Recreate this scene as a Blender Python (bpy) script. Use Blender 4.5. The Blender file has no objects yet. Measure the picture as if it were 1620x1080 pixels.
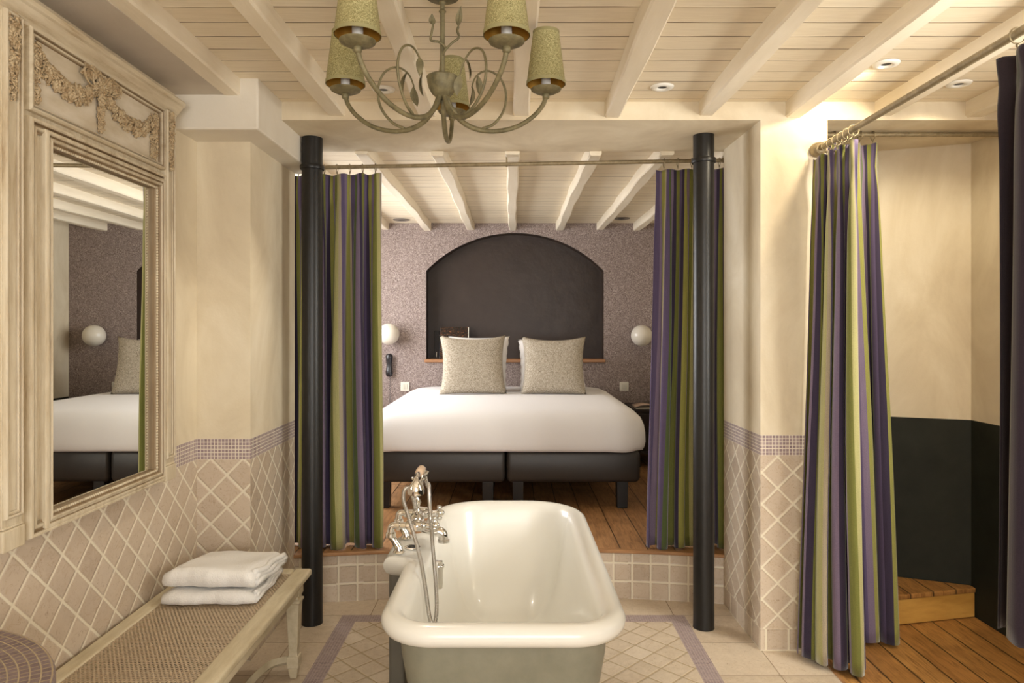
import bpy, bmesh, math, random
from mathutils import Vector, Matrix
random.seed(7)
PI = math.pi
scn = bpy.context.scene
COL = scn.collection
SQ2 = math.sqrt(2)

# ------------------------------------------------------------------ materials
def new_mat(name):
    m = bpy.data.materials.new(name); m.use_nodes = True
    nt = m.node_tree
    return m, nt, nt.nodes['Principled BSDF']

def N(nt, typ, **kw):
    n = nt.nodes.new(typ)
    for k, v in kw.items():
        if k == 'op': n.operation = v
        elif k == 'ins':
            for i, val in v.items(): n.inputs[i].default_value = val
        else: setattr(n, k, v)
    return n

def L(nt, a, b): nt.links.new(a, b)

def M1(nt, op, a, b=None, c=None):
    n = nt.nodes.new('ShaderNodeMath'); n.operation = op
    for i, v in enumerate((a, b, c)):
        if v is None: continue
        if isinstance(v, (int, float)): n.inputs[i].default_value = v
        else: L(nt, v, n.inputs[i])
    return n.outputs[0]

def ramp(nt, fac, stops, interp='LINEAR'):
    r = nt.nodes.new('ShaderNodeValToRGB'); cr = r.color_ramp; cr.interpolation = interp
    while len(cr.elements) < len(stops): cr.elements.new(0.5)
    for e, (p, c) in zip(cr.elements, stops):
        e.position = p; e.color = (*c, 1) if len(c) == 3 else c
    L(nt, fac, r.inputs[0]); return r.outputs[0]

def mixc(nt, fac, a, b, mode='MIX'):
    n = nt.nodes.new('ShaderNodeMix'); n.data_type = 'RGBA'; n.blend_type = mode
    for sock, v in ((n.inputs[0], fac), (n.inputs[6], a), (n.inputs[7], b)):
        if isinstance(v, (int, float)): sock.default_value = v
        elif isinstance(v, tuple): sock.default_value = (*v, 1) if len(v) == 3 else v
        else: L(nt, v, sock)
    return n.outputs[2]

def noise(nt, vec, scale, detail=4, rough=.55, dist=0):
    n = nt.nodes.new('ShaderNodeTexNoise')
    n.inputs['Scale'].default_value = scale; n.inputs['Detail'].default_value = detail
    n.inputs['Roughness'].default_value = rough; n.inputs['Distortion'].default_value = dist
    if vec is not None: L(nt, vec, n.inputs['Vector'])
    return n.outputs['Fac']

def bump(nt, bs, h, strength=.3, dist=.01):
    b = nt.nodes.new('ShaderNodeBump'); b.inputs['Strength'].default_value = strength
    b.inputs['Distance'].default_value = dist
    L(nt, h, b.inputs['Height']); L(nt, b.outputs[0], bs.inputs['Normal']); return b

def obj_vec(nt, sc=None):
    t = nt.nodes.new('ShaderNodeTexCoord')
    if sc is None: return t.outputs['Object']
    m = nt.nodes.new('ShaderNodeMapping'); m.inputs['Scale'].default_value = sc
    L(nt, t.outputs['Object'], m.inputs[0]); return m.outputs[0]

def uv_vec(nt, sc=None):
    t = nt.nodes.new('ShaderNodeUVMap')
    if sc is None: return t.outputs[0]
    m = nt.nodes.new('ShaderNodeMapping'); m.inputs['Scale'].default_value = sc
    L(nt, t.outputs[0], m.inputs[0]); return m.outputs[0]

def simple(name, col, rough=.5, metal=0, col2=None, nscale=8, bstr=0, bscale=60, spec=None, coat=0, sheen=0, stretch=None):
    m, nt, bs = new_mat(name)
    bs.inputs['Roughness'].default_value = rough; bs.inputs['Metallic'].default_value = metal
    if spec is not None: bs.inputs['Specular IOR Level'].default_value = spec
    bs.inputs['Coat Weight'].default_value = coat; bs.inputs['Coat Roughness'].default_value = .08
    bs.inputs['Sheen Weight'].default_value = sheen
    if col2 is None: bs.inputs['Base Color'].default_value = (*col, 1)
    else:
        v = obj_vec(nt, stretch)
        f = noise(nt, v, nscale, 5, .6)
        L(nt, ramp(nt, f, [(.3, col), (.7, col2)]), bs.inputs['Base Color'])
    if bstr:
        bump(nt, bs, noise(nt, obj_vec(nt, stretch), bscale, 5, .6), bstr, .004)
    return m

def plaster(name, c1, c2, c3, rough=.75, vert=True):
    m, nt, bs = new_mat(name)
    v = obj_vec(nt, (1, 1, .55))
    a = noise(nt, v, 2.6, 6, .6, .8); b = noise(nt, obj_vec(nt), 9, 5, .65)
    c = ramp(nt, a, [(.3, c1), (.52, c2), (.72, c3)])
    c = mixc(nt, M1(nt, 'MULTIPLY', b, .35), c, c3)
    L(nt, c, bs.inputs['Base Color']); bs.inputs['Roughness'].default_value = rough
    bs.inputs['Specular IOR Level'].default_value = .3
    h = M1(nt, 'ADD', noise(nt, obj_vec(nt), 14, 6, .6), M1(nt, 'MULTIPLY', noise(nt, obj_vec(nt), 120, 3, .6), .25))
    bump(nt, bs, h, .22, .006)
    return m

def tile_mat(name, cols, size, grout_w, grout, rot=0.0, origin=(0, 0), bstr=.6, vein=None, rough=.45, wob=.0016, dist=.003):
    """square tiles on UVs measured in metres"""
    m, nt, bs = new_mat(name)
    uv = nt.nodes.new('ShaderNodeUVMap').outputs[0]
    sp = nt.nodes.new('ShaderNodeSeparateXYZ'); L(nt, uv, sp.inputs[0])
    u = M1(nt, 'SUBTRACT', sp.outputs[0], origin[0]); w = M1(nt, 'SUBTRACT', sp.outputs[1], origin[1])
    if rot:
        c, s = math.cos(rot), math.sin(rot)
        a = M1(nt, 'ADD', M1(nt, 'MULTIPLY', u, c), M1(nt, 'MULTIPLY', w, s))
        b = M1(nt, 'SUBTRACT', M1(nt, 'MULTIPLY', w, c), M1(nt, 'MULTIPLY', u, s))
    else: a, b = u, w
    wn = noise(nt, uv, 34, 3, .6); wn2 = noise(nt, uv_vec(nt, (1.3, .8, 1)), 41, 3, .6)
    a = M1(nt, 'ADD', a, M1(nt, 'MULTIPLY', M1(nt, 'SUBTRACT', wn, .5), wob * 2))
    b = M1(nt, 'ADD', b, M1(nt, 'MULTIPLY', M1(nt, 'SUBTRACT', wn2, .5), wob * 2))
    a = M1(nt, 'DIVIDE', a, size); b = M1(nt, 'DIVIDE', b, size)
    fa = M1(nt, 'FRACT', a); fb = M1(nt, 'FRACT', b)
    ea = M1(nt, 'MINIMUM', fa, M1(nt, 'SUBTRACT', 1.0, fa)); eb = M1(nt, 'MINIMUM', fb, M1(nt, 'SUBTRACT', 1.0, fb))
    e = M1(nt, 'SMOOTH_MIN', ea, eb, .06)
    g = grout_w / size / 2
    mr = nt.nodes.new('ShaderNodeMapRange'); mr.interpolation_type = 'SMOOTHSTEP'
    L(nt, e, mr.inputs[0]); mr.inputs[1].default_value = g * .7; mr.inputs[2].default_value = g * 1.5
    mask = mr.outputs[0]
    cv = nt.nodes.new('ShaderNodeCombineXYZ')
    L(nt, M1(nt, 'FLOOR', a), cv.inputs[0]); L(nt, M1(nt, 'FLOOR', b), cv.inputs[1])
    wt = nt.nodes.new('ShaderNodeTexWhiteNoise'); wt.noise_dimensions = '2D'; L(nt, cv.outputs[0], wt.inputs[0])
    stops = [(i / max(1, len(cols) - 1), c) for i, c in enumerate(cols)]
    tc = ramp(nt, wt.outputs[0], stops)
    st = noise(nt, uv, 22, 6, .65, .6)
    tc = mixc(nt, ramp(nt, st, [(.35, (0, 0, 0)), (.7, (.55, .55, .55))]), tc, vein or tuple(min(1, x * 1.25) for x in cols[0]))
    pits = ramp(nt, noise(nt, uv, 75, 4, .7, 1.2), [(.30, (.70, .64, .58)), (.42, (1, 1, 1))])
    tc = mixc(nt, 1.0, tc, pits, 'MULTIPLY')
    cr = M1(nt, 'ABSOLUTE', M1(nt, 'SUBTRACT', noise(nt, uv, 11, 5, .6, 1.4), .5))
    tc = mixc(nt, 1.0, tc, ramp(nt, cr, [(.002, (.88, .83, .76)), (.012, (1, 1, 1))]), 'MULTIPLY')
    L(nt, mixc(nt, mask, grout, tc), bs.inputs['Base Color'])
    rr = nt.nodes.new('ShaderNodeMapRange'); L(nt, mask, rr.inputs[0]); rr.inputs[3].default_value = .9; rr.inputs[4].default_value = rough
    L(nt, rr.outputs[0], bs.inputs['Roughness'])
    mr2 = nt.nodes.new('ShaderNodeMapRange'); mr2.interpolation_type = 'SMOOTHSTEP'
    L(nt, e, mr2.inputs[0]); mr2.inputs[1].default_value = g * .6; mr2.inputs[2].default_value = g * 2.6
    h = M1(nt, 'ADD', mr2.outputs[0], M1(nt, 'MULTIPLY', st, .25))
    bump(nt, bs, h, bstr, dist)
    return m

def plank_mat(name, cols, width, length, rough=.4, gap=.004, dark=(.05, .025, .01)):
    """planks along V (metres); U across"""
    m, nt, bs = new_mat(name)
    uv = nt.nodes.new('ShaderNodeUVMap').outputs[0]
    sp = nt.nodes.new('ShaderNodeSeparateXYZ'); L(nt, uv, sp.inputs[0])
    a = M1(nt, 'DIVIDE', sp.outputs[0], width); ia = M1(nt, 'FLOOR', a); fa = M1(nt, 'FRACT', a)
    w0 = nt.nodes.new('ShaderNodeTexWhiteNoise'); w0.noise_dimensions = '1D'; L(nt, ia, w0.inputs['W'])
    b = M1(nt, 'ADD', M1(nt, 'DIVIDE', sp.outputs[1], length), M1(nt, 'MULTIPLY', w0.outputs[0], 7.3))
    ib = M1(nt, 'FLOOR', b); fb = M1(nt, 'FRACT', b)
    cv = nt.nodes.new('ShaderNodeCombineXYZ'); L(nt, ia, cv.inputs[0]); L(nt, ib, cv.inputs[1])
    wt = nt.nodes.new('ShaderNodeTexWhiteNoise'); wt.noise_dimensions = '2D'; L(nt, cv.outputs[0], wt.inputs[0])
    base = ramp(nt, wt.outputs[0], [(i / (len(cols) - 1), c) for i, c in enumerate(cols)])
    gv = nt.nodes.new('ShaderNodeVectorMath'); gv.operation = 'MULTIPLY_ADD'
    L(nt, cv.outputs[0], gv.inputs[0]); gv.inputs[1].default_value = (3.1, 1.7, 0); L(nt, uv, gv.inputs[2])
    mp = nt.nodes.new('ShaderNodeMapping'); mp.inputs['Scale'].default_value = (1, .09, 1); L(nt, gv.outputs[0], mp.inputs[0])
    gr = noise(nt, mp.outputs[0], 55, 8, .65, 1.4)
    blot = noise(nt, uv, 5, 4, .6, .5)
    c = mixc(nt, 1.0, base, ramp(nt, gr, [(.32, (.5, .42, .36)), (.55, (1, 1, 1)), (.8, (1.2, 1.15, 1.05))]), 'MULTIPLY')
    c = mixc(nt, .75, c, ramp(nt, blot, [(.35, (.72, .68, .62)), (.65, (1.1, 1.1, 1.1))]), 'MULTIPLY')
    ea = M1(nt, 'MULTIPLY', M1(nt, 'MINIMUM', fa, M1(nt, 'SUBTRACT', 1.0, fa)), width)
    eb = M1(nt, 'MULTIPLY', M1(nt, 'MINIMUM', fb, M1(nt, 'SUBTRACT', 1.0, fb)), length)
    e = M1(nt, 'MINIMUM', ea, eb)
    mr = nt.nodes.new('ShaderNodeMapRange'); L(nt, e, mr.inputs[0]); mr.inputs[1].default_value = gap * .25; mr.inputs[2].default_value = gap * .8
    L(nt, mixc(nt, mr.outputs[0], dark, c), bs.inputs['Base Color'])
    bs.inputs['Roughness'].default_value = rough
    bump(nt, bs, M1(nt, 'ADD', mr.outputs[0], M1(nt, 'MULTIPLY', gr, .25)), .3, .004)
    return m

def board_mat(name, c1, c2, width, dark=(.16, .10, .05)):
    """painted ceiling boards along U; V across"""
    m, nt, bs = new_mat(name)
    uv = nt.nodes.new('ShaderNodeUVMap').outputs[0]
    sp = nt.nodes.new('ShaderNodeSeparateXYZ'); L(nt, uv, sp.inputs[0])
    wv = noise(nt, uv_vec(nt, (.6, 3, 1)), 3, 2, .5)
    a = M1(nt, 'DIVIDE', M1(nt, 'ADD', sp.outputs[1], M1(nt, 'MULTIPLY', wv, .012)), width)
    ia = M1(nt, 'FLOOR', a); fa = M1(nt, 'FRACT', a)
    w0 = nt.nodes.new('ShaderNodeTexWhiteNoise'); w0.noise_dimensions = '1D'; L(nt, ia, w0.inputs['W'])
    e = M1(nt, 'MULTIPLY', M1(nt, 'MINIMUM', fa, M1(nt, 'SUBTRACT', 1.0, fa)), width)
    mp = nt.nodes.new('ShaderNodeMapping'); mp.inputs['Scale'].default_value = (1, 9, 1); L(nt, uv, mp.inputs[0])
    open_ = noise(nt, mp.outputs[0], 2.3, 3, .6)
    gw = nt.nodes.new('ShaderNodeMapRange'); L(nt, open_, gw.inputs[0]); gw.inputs[1].default_value = .38; gw.inputs[2].default_value = .68
    gw.inputs[3].default_value = .0003; gw.inputs[4].default_value = .0042
    gap = M1(nt, 'GREATER_THAN', e, gw.outputs[0])
    mp2 = nt.nodes.new('ShaderNodeMapping'); mp2.inputs['Scale'].default_value = (.08, 1, 1); L(nt, uv, mp2.inputs[0])
    gr = noise(nt, mp2.outputs[0], 90, 5, .6, .8)
    c = mixc(nt, w0.outputs[0], c1, c2)
    c = mixc(nt, .5, c, ramp(nt, gr, [(.3, (.82, .79, .73)), (.6, (1, 1, 1))]), 'MULTIPLY')
    L(nt, mixc(nt, gap, dark, c), bs.inputs['Base Color'])
    bs.inputs['Roughness'].default_value = .6
    mr = nt.nodes.new('ShaderNodeMapRange'); mr.interpolation_type = 'SMOOTHSTEP'; L(nt, e, mr.inputs[0]); mr.inputs[1].default_value = .0; mr.inputs[2].default_value = .006
    bump(nt, bs, M1(nt, 'ADD', M1(nt, 'ADD', mr.outputs[0], M1(nt, 'MULTIPLY', w0.outputs[0], .5)), M1(nt, 'MULTIPLY', gr, .12)), .5, .004)
    return m

def speckle(name, cols, scale, rough=.85, bstr=.15):
    m, nt, bs = new_mat(name)
    v = obj_vec(nt)
    f = noise(nt, v, scale, 2, .75, 1.5)
    L(nt, ramp(nt, f, [(.36, cols[0]), (.46, cols[1]), (.53, cols[2]), (.62, cols[3])]), bs.inputs['Base Color'])
    bs.inputs['Roughness'].default_value = rough; bs.inputs['Specular IOR Level'].default_value = .2
    if bstr: bump(nt, bs, f, bstr, .002)
    return m

CREAM = (.70, .56, .375); CREAM2 = (.76, .63, .44); CREAM3 = (.80, .69, .51)
M = {}
M['plaster'] = plaster('cream_plaster', (.53, .435, .30), (.665, .575, .42), (.775, .70, .555))
M['plaster_pale'] = plaster('pale_plaster', (.66, .60, .50), (.73, .675, .575), (.78, .735, .65))
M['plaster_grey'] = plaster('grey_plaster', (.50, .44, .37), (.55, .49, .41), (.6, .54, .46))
M['boards'] = board_mat('cream_boards', (.76, .66, .50), (.83, .74, .58), .112)
M['beam'] = simple('cream_beam_paint', (.75, .66, .51), .55, col2=(.84, .76, .62), nscale=5, bstr=.35, bscale=16, stretch=(3, .5, 3))
STONE = [(.45, .355, .265), (.56, .455, .345), (.49, .395, .30), (.62, .52, .41)]
GROUT = (.72, .65, .51)
def stone(name, **kw): return tile_mat(name, STONE, kw.pop('size', .1011), kw.pop('gw', .0078), GROUT, vein=(.58, .485, .385), **kw)
M['diamond_left'] = stone('stone_diamond_tiles_left', rot=PI / 4, origin=(1.941, .834))
M['diamond_pil'] = stone('stone_diamond_tiles_pilaster', rot=PI / 4, origin=(-1.252, .816))
M['diamond_right'] = stone('stone_diamond_tiles_pillar', rot=PI / 4, origin=(1.194, .877))
M['base_tiles'] = stone('stone_square_tiles', origin=(0.02, .0), size=.102)
M['step_tiles'] = stone('stone_step_tiles', origin=(.03, -.005), size=.0985, gw=.008)
PURP = [(.24, .175, .185), (.36, .275, .275), (.30, .22, .235), (.44, .35, .34)]
M['mosaic'] = tile_mat('purple_mosaic', PURP, .0152, .0028, (.72, .65, .54), origin=(0, .883), bstr=.5, rough=.35, wob=.0003, dist=.001)
M['mosaic_floor'] = tile_mat('purple_mosaic_floor', [(.22, .16, .165), (.31, .235, .235), (.26, .19, .20), (.37, .29, .285)], .0125, .0022, (.47, .385, .335), origin=(.8, 3.48), bstr=.5, rough=.4, wob=.0003, dist=.001)
FST = [(.46, .36, .255), (.56, .455, .335), (.51, .41, .295), (.62, .515, .39)]
M['floor_big'] = tile_mat('floor_stone_slabs', FST, .308, .004, (.33, .25, .165), origin=(.815, 2.945), bstr=.35, vein=(.70, .59, .45), rough=.4)
M['floor_diamond'] = tile_mat('floor_stone_diamonds', FST, .1035, .0065, (.40, .31, .19), rot=PI / 4 + .0, origin=(.78, 3.30), bstr=.5, vein=(.70, .59, .45), rough=.42)
M['wood_alcove'] = plank_mat('amber_planks', [(.38, .175, .05), (.54, .285, .09), (.45, .215, .062)], .13, 5.5, rough=.36, gap=.007)
M['wood_bed'] = plank_mat('brown_planks', [(.34, .175, .07), (.46, .25, .11), (.39, .205, .085)], .145, 2.4, rough=.4, gap=.006)
M['wood_nosing'] = simple('nosing_wood', (.27, .125, .045), .45, col2=(.46, .25, .11), nscale=14, bstr=.3, bscale=40, stretch=(.3, 2, 2))
M['wood_step'] = simple('step_front_wood', (.47, .235, .045), .4, col2=(.70, .40, .10), nscale=9, bstr=.3, bscale=30, stretch=(.3, 1, 1.6))
M['dado'] = simple('black_green_dado', (.016, .0175, .013), .6, col2=(.025, .027, .020), nscale=6, bstr=.15, bscale=20, spec=.18)
M['niche'] = simple('dark_brown_plaster', (.029, .0175, .0125), .38, col2=(.040, .026, .0195), nscale=5, bstr=1.0, bscale=7, spec=.32)
M['wallpaper'] = speckle('mauve_speckled_wallpaper', [(.13, .094, .082), (.21, .162, .148), (.305, .245, .226), (.50, .42, .385)], 125)
M['cushion'] = speckle('beige_speckled_linen', [(.15, .12, .08), (.34, .29, .22), (.47, .415, .33), (.60, .54, .45)], 165)
M['white_linen'] = simple('white_linen', (.80, .775, .75), .85, bstr=.12, bscale=12, sheen=.15)
M['duvet'] = simple('white_duvet', (.81, .795, .80), .85, bstr=.25, bscale=5, sheen=.1)
M['leather'] = simple('dark_brown_leatherette', (.032, .027, .024), .45, bstr=.12, bscale=250)
M['black_wood'] = simple('black_wood', (.012, .011, .012), .4)
M['iron'] = simple('black_cast_iron', (.008, .007, .006), .38, col2=(.012, .0105, .009), nscale=30, bstr=.12, bscale=40, spec=.4)
M['rod'] = simple('bronze_rod', (.20, .155, .085), .5, .35, col2=(.33, .265, .16), nscale=40, bstr=.3, bscale=120)
M['bronze_green'] = simple('verdigris_bronze', (.105, .09, .045), .55, .25, col2=(.24, .205, .11), nscale=35, bstr=.5, bscale=90)
M['gold'] = simple('gold_lining', (.55, .32, .06), .4, .6)
M['candle'] = simple('silver_candle', (.55, .53, .5), .5, .2, col2=(.75, .74, .7), nscale=60)
M['shade'] = speckle('glitter_olive_shade', [(.16, .14, .055), (.28, .25, .11), (.36, .33, .16), (.58, .53, .30)], 330, .5, .3)
M['shade_trim'] = simple('olive_trim', (.26, .235, .11), .7)
M['enamel'] = simple('ivory_enamel', (.80, .79, .74), .26, coat=.25)
M['tub_grey'] = simple('grey_green_tub_paint', (.20, .195, .145), .42, col2=(.26, .25, .19), nscale=9, bstr=.15, bscale=30)
M['casing'] = simple('dark_grey_casing', (.095, .088, .07), .5, col2=(.125, .115, .09), nscale=8)
M['chrome'] = simple('chrome', (.80, .79, .77), .07, 1.0)
M['ivory'] = simple('ivory_handle', (.66, .48, .33), .35)
M['dark_hole'] = simple('dark_hole', (.03, .028, .025), .5)
M['towel'] = simple('white_terry', (.87, .85, .815), .95, sheen=.3)
_nt = M['towel'].node_tree
bump(_nt, _nt.nodes['Principled BSDF'], noise(_nt, obj_vec(_nt), 210, 3, .7), .6, .010)
M['bench'] = simple('cream_distressed_paint', (.46, .385, .25), .55, col2=(.62, .545, .39), nscale=12, bstr=.3, bscale=35, stretch=(2, .5, 2))
M['globe'] = simple('opal_glass', (.72, .67, .58), .3, coat=.3)
M['black_plastic'] = simple('black_plastic', (.012, .011, .014), .2)
M['switch'] = simple('ivory_switch_plate', (.72, .69, .60), .35)
M['switch_key'] = simple('ivory_switch_key', (.64, .62, .53), .3)
M['ring_white'] = simple('white_spot_ring', (.82, .80, .74), .4)
M['vent'] = simple('taupe_vent', (.20, .17, .14), .5)
M['sill'] = simple('niche_wood', (.30, .14, .06), .45, col2=(.42, .21, .10), nscale=12, stretch=(.3, 2, 2))
M['nightstand'] = simple('dark_mahogany', (.022, .012, .010), .35)
M['paper'] = simple('pinkish_paper', (.52, .38, .31), .7)
M['white_metal'] = simple('white_window_paint', (.75, .72, .66), .5)

def mk_frame_mat(nm='limed_distressed_frame', st=(3, 3, .35)):
    m, nt, bs = new_mat(nm)
    v = obj_vec(nt, st); v2 = obj_vec(nt)
    f = noise(nt, v, 11, 6, .7, .1); g = noise(nt, v2, 40, 5, .6)
    c = ramp(nt, f, [(.27, (.32, .235, .145)), (.42, (.49, .41, .29)), (.62, (.61, .54, .415))])
    c = mixc(nt, M1(nt, 'MULTIPLY', g, .25), c, (.46, .345, .20))
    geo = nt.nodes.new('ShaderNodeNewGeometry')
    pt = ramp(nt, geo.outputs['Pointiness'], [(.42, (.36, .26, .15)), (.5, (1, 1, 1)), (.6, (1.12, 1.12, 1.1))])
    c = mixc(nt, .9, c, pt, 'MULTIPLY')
    L(nt, c, bs.inputs['Base Color']); bs.inputs['Roughness'].default_value = .55
    bump(nt, bs, M1(nt, 'ADD', f, g), .25, .004)
    return m
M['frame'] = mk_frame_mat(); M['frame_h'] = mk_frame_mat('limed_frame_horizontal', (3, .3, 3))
M['frame_pale'] = simple('pale_limed_panel', (.50, .41, .28), .6, col2=(.70, .63, .52), nscale=7, bstr=.2, bscale=60, stretch=(1, .7, 2))
M['carving'] = simple('antique_carving', (.30, .20, .10), .55, col2=(.58, .46, .29), nscale=45, bstr=.5, bscale=120)
mm, nt, bs = new_mat('mirror_silver'); bs.inputs['Metallic'].default_value = 1; bs.inputs['Roughness'].default_value = .0
bs.inputs['Base Color'].default_value = (.80, .80, .76, 1); M['mirror'] = mm

def mk_hose():
    m, nt, bs = new_mat('chrome_hose'); bs.inputs['Metallic'].default_value = 1; bs.inputs['Roughness'].default_value = .22
    bs.inputs['Base Color'].default_value = (.72, .70, .67, 1)
    sp = nt.nodes.new('ShaderNodeSeparateXYZ'); L(nt, nt.nodes.new('ShaderNodeUVMap').outputs[0], sp.inputs[0])
    s = M1(nt, 'SINE', M1(nt, 'MULTIPLY', sp.outputs[1], 2 * PI / .0045))
    bump(nt, bs, s, 1.0, .0012); return m
M['hose'] = mk_hose()

def mk_curtain(name, stripes, shift=0.0):
    m, nt, bs = new_mat(name)
    uv = nt.nodes.new('ShaderNodeUVMap').outputs[0]
    sp = nt.nodes.new('ShaderNodeSeparateXYZ'); L(nt, uv, sp.inputs[0])
    tot = sum(w for w, _ in stripes)
    f = M1(nt, 'FRACT', M1(nt, 'ADD', M1(nt, 'DIVIDE', sp.outputs[0], tot), shift))
    stops = []; p = 0
    for w, c in stripes: stops.append((p / tot, c)); p += w
    c = ramp(nt, f, stops, 'CONSTANT')
    fuzz = noise(nt, uv, 260, 3, .7); slub = noise(nt, uv_vec(nt, (1, .05, 1)), 150, 3, .6)
    c = mixc(nt, .8, c, ramp(nt, fuzz, [(.3, (.78, .78, .78)), (.7, (1.18, 1.18, 1.18))]), 'MULTIPLY')
    c = mixc(nt, .6, c, ramp(nt, slub, [(.3, (.85, .85, .85)), (.7, (1.12, 1.12, 1.12))]), 'MULTIPLY')
    L(nt, c, bs.inputs['Base Color']); bs.inputs['Roughness'].default_value = .9
    bs.inputs['Specular IOR Level'].default_value = .15
    bs.inputs['Sheen Weight'].default_value = .35; bs.inputs['Sheen Roughness'].default_value = .4
    bump(nt, bs, M1(nt, 'ADD', fuzz, slub), .25, .002); return m
G1, G2, G3 = (.15, .155, .04), (.245, .24, .065), (.33, .31, .135)
P1, P2, P3 = (.098, .074, .14), (.165, .125, .185), (.04, .03, .055); TN = (.32, .27, .19); GD = (.085, .115, .04)
M['curtain'] = mk_curtain('striped_velvet', [(w * 1.12, c) for w, c in [(.034, G1), (.030, G3), (.018, TN), (.044, P1), (.026, P2), (.036, G2), (.014, TN), (.036, P1), (.030, GD), (.030, P2), (.026, P3), (.034, G1), (.030, P1), (.028, P3), (.034, G2), (.034, P2)]])
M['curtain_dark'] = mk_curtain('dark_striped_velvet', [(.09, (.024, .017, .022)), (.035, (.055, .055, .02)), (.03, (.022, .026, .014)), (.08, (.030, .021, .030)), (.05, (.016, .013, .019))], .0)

def mk_cane():
    m, nt, bs = new_mat('woven_cane')
    uv = nt.nodes.new('ShaderNodeUVMap').outputs[0]
    sp = nt.nodes.new('ShaderNodeSeparateXYZ'); L(nt, uv, sp.inputs[0])
    S = .0135
    a = M1(nt, 'DIVIDE', sp.outputs[1], S * .8)
    row = M1(nt, 'FLOOR', a)
    off = M1(nt, 'MULTIPLY', M1(nt, 'MODULO', row, 2.0), .5)
    b = M1(nt, 'FRACT', M1(nt, 'ADD', M1(nt, 'DIVIDE', sp.outputs[0], S), off)); a = M1(nt, 'FRACT', a)
    dx = M1(nt, 'ABSOLUTE', M1(nt, 'SUBTRACT', b, .5)); dy = M1(nt, 'ABSOLUTE', M1(nt, 'SUBTRACT', a, .5))
    d = M1(nt, 'SQRT', M1(nt, 'ADD', M1(nt, 'MULTIPLY', dx, dx), M1(nt, 'MULTIPLY', dy, dy)))
    hole = M1(nt, 'LESS_THAN', d, .27)
    nz = noise(nt, uv, 60, 4, .6)
    L(nt, ramp(nt, nz, [(.3, (.34, .25, .16)), (.7, (.52, .41, .285))]), bs.inputs['Base Color'])
    bs.inputs['Roughness'].default_value = .55
    bump(nt, bs, d, .8, .003)
    tr = nt.nodes.new('ShaderNodeBsdfTransparent'); mx = nt.nodes.new('ShaderNodeMixShader')
    L(nt, hole, mx.inputs[0]); L(nt, bs.outputs[0], mx.inputs[1]); L(nt, tr.outputs[0], mx.inputs[2])
    L(nt, mx.outputs[0], nt.nodes['Material Output'].inputs[0]); return m
M['cane'] = mk_cane()

def mk_picture():
    m, nt, bs = new_mat('dark_glossy_print')
    f = noise(nt, obj_vec(nt, (1, 1, 2.2)), 38, 6, .7, 1.5)
    L(nt, ramp(nt, f, [(.5, (.012, .009, .008)), (.6, (.08, .03, .012)), (.67, (.34, .14, .06)), (.76, (.6, .45, .3))]), bs.inputs['Base Color'])
    bs.inputs['Roughness'].default_value = .2; return m
M['print'] = mk_picture()

def mk_pane():
    m, nt, bs = new_mat('window_glass')
    tr = nt.nodes.new('ShaderNodeBsdfTransparent'); gl = nt.nodes.new('ShaderNodeBsdfGlossy'); gl.inputs['Roughness'].default_value = .02
    mx = nt.nodes.new('ShaderNodeMixShader'); mx.inputs[0].default_value = .06
    L(nt, tr.outputs[0], mx.inputs[1]); L(nt, gl.outputs[0], mx.inputs[2]); L(nt, mx.outputs[0], nt.nodes['Material Output'].inputs[0]); return m
M['pane'] = mk_pane()

# ------------------------------------------------------------------ object helpers
ORG = {}
def tag(o, label=None, cat=None, group=None, kind=None):
    if label: o['label'] = label
    if cat: o['category'] = cat
    if group: o['group'] = group
    if kind: o['kind'] = kind
    return o
def thing(name, label, cat, loc, group=None):
    o = bpy.data.objects.new(name, None); COL.objects.link(o); o.location = loc; o.empty_display_size = .1
    ORG[o] = Vector(loc); return tag(o, label, cat, group)

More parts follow.
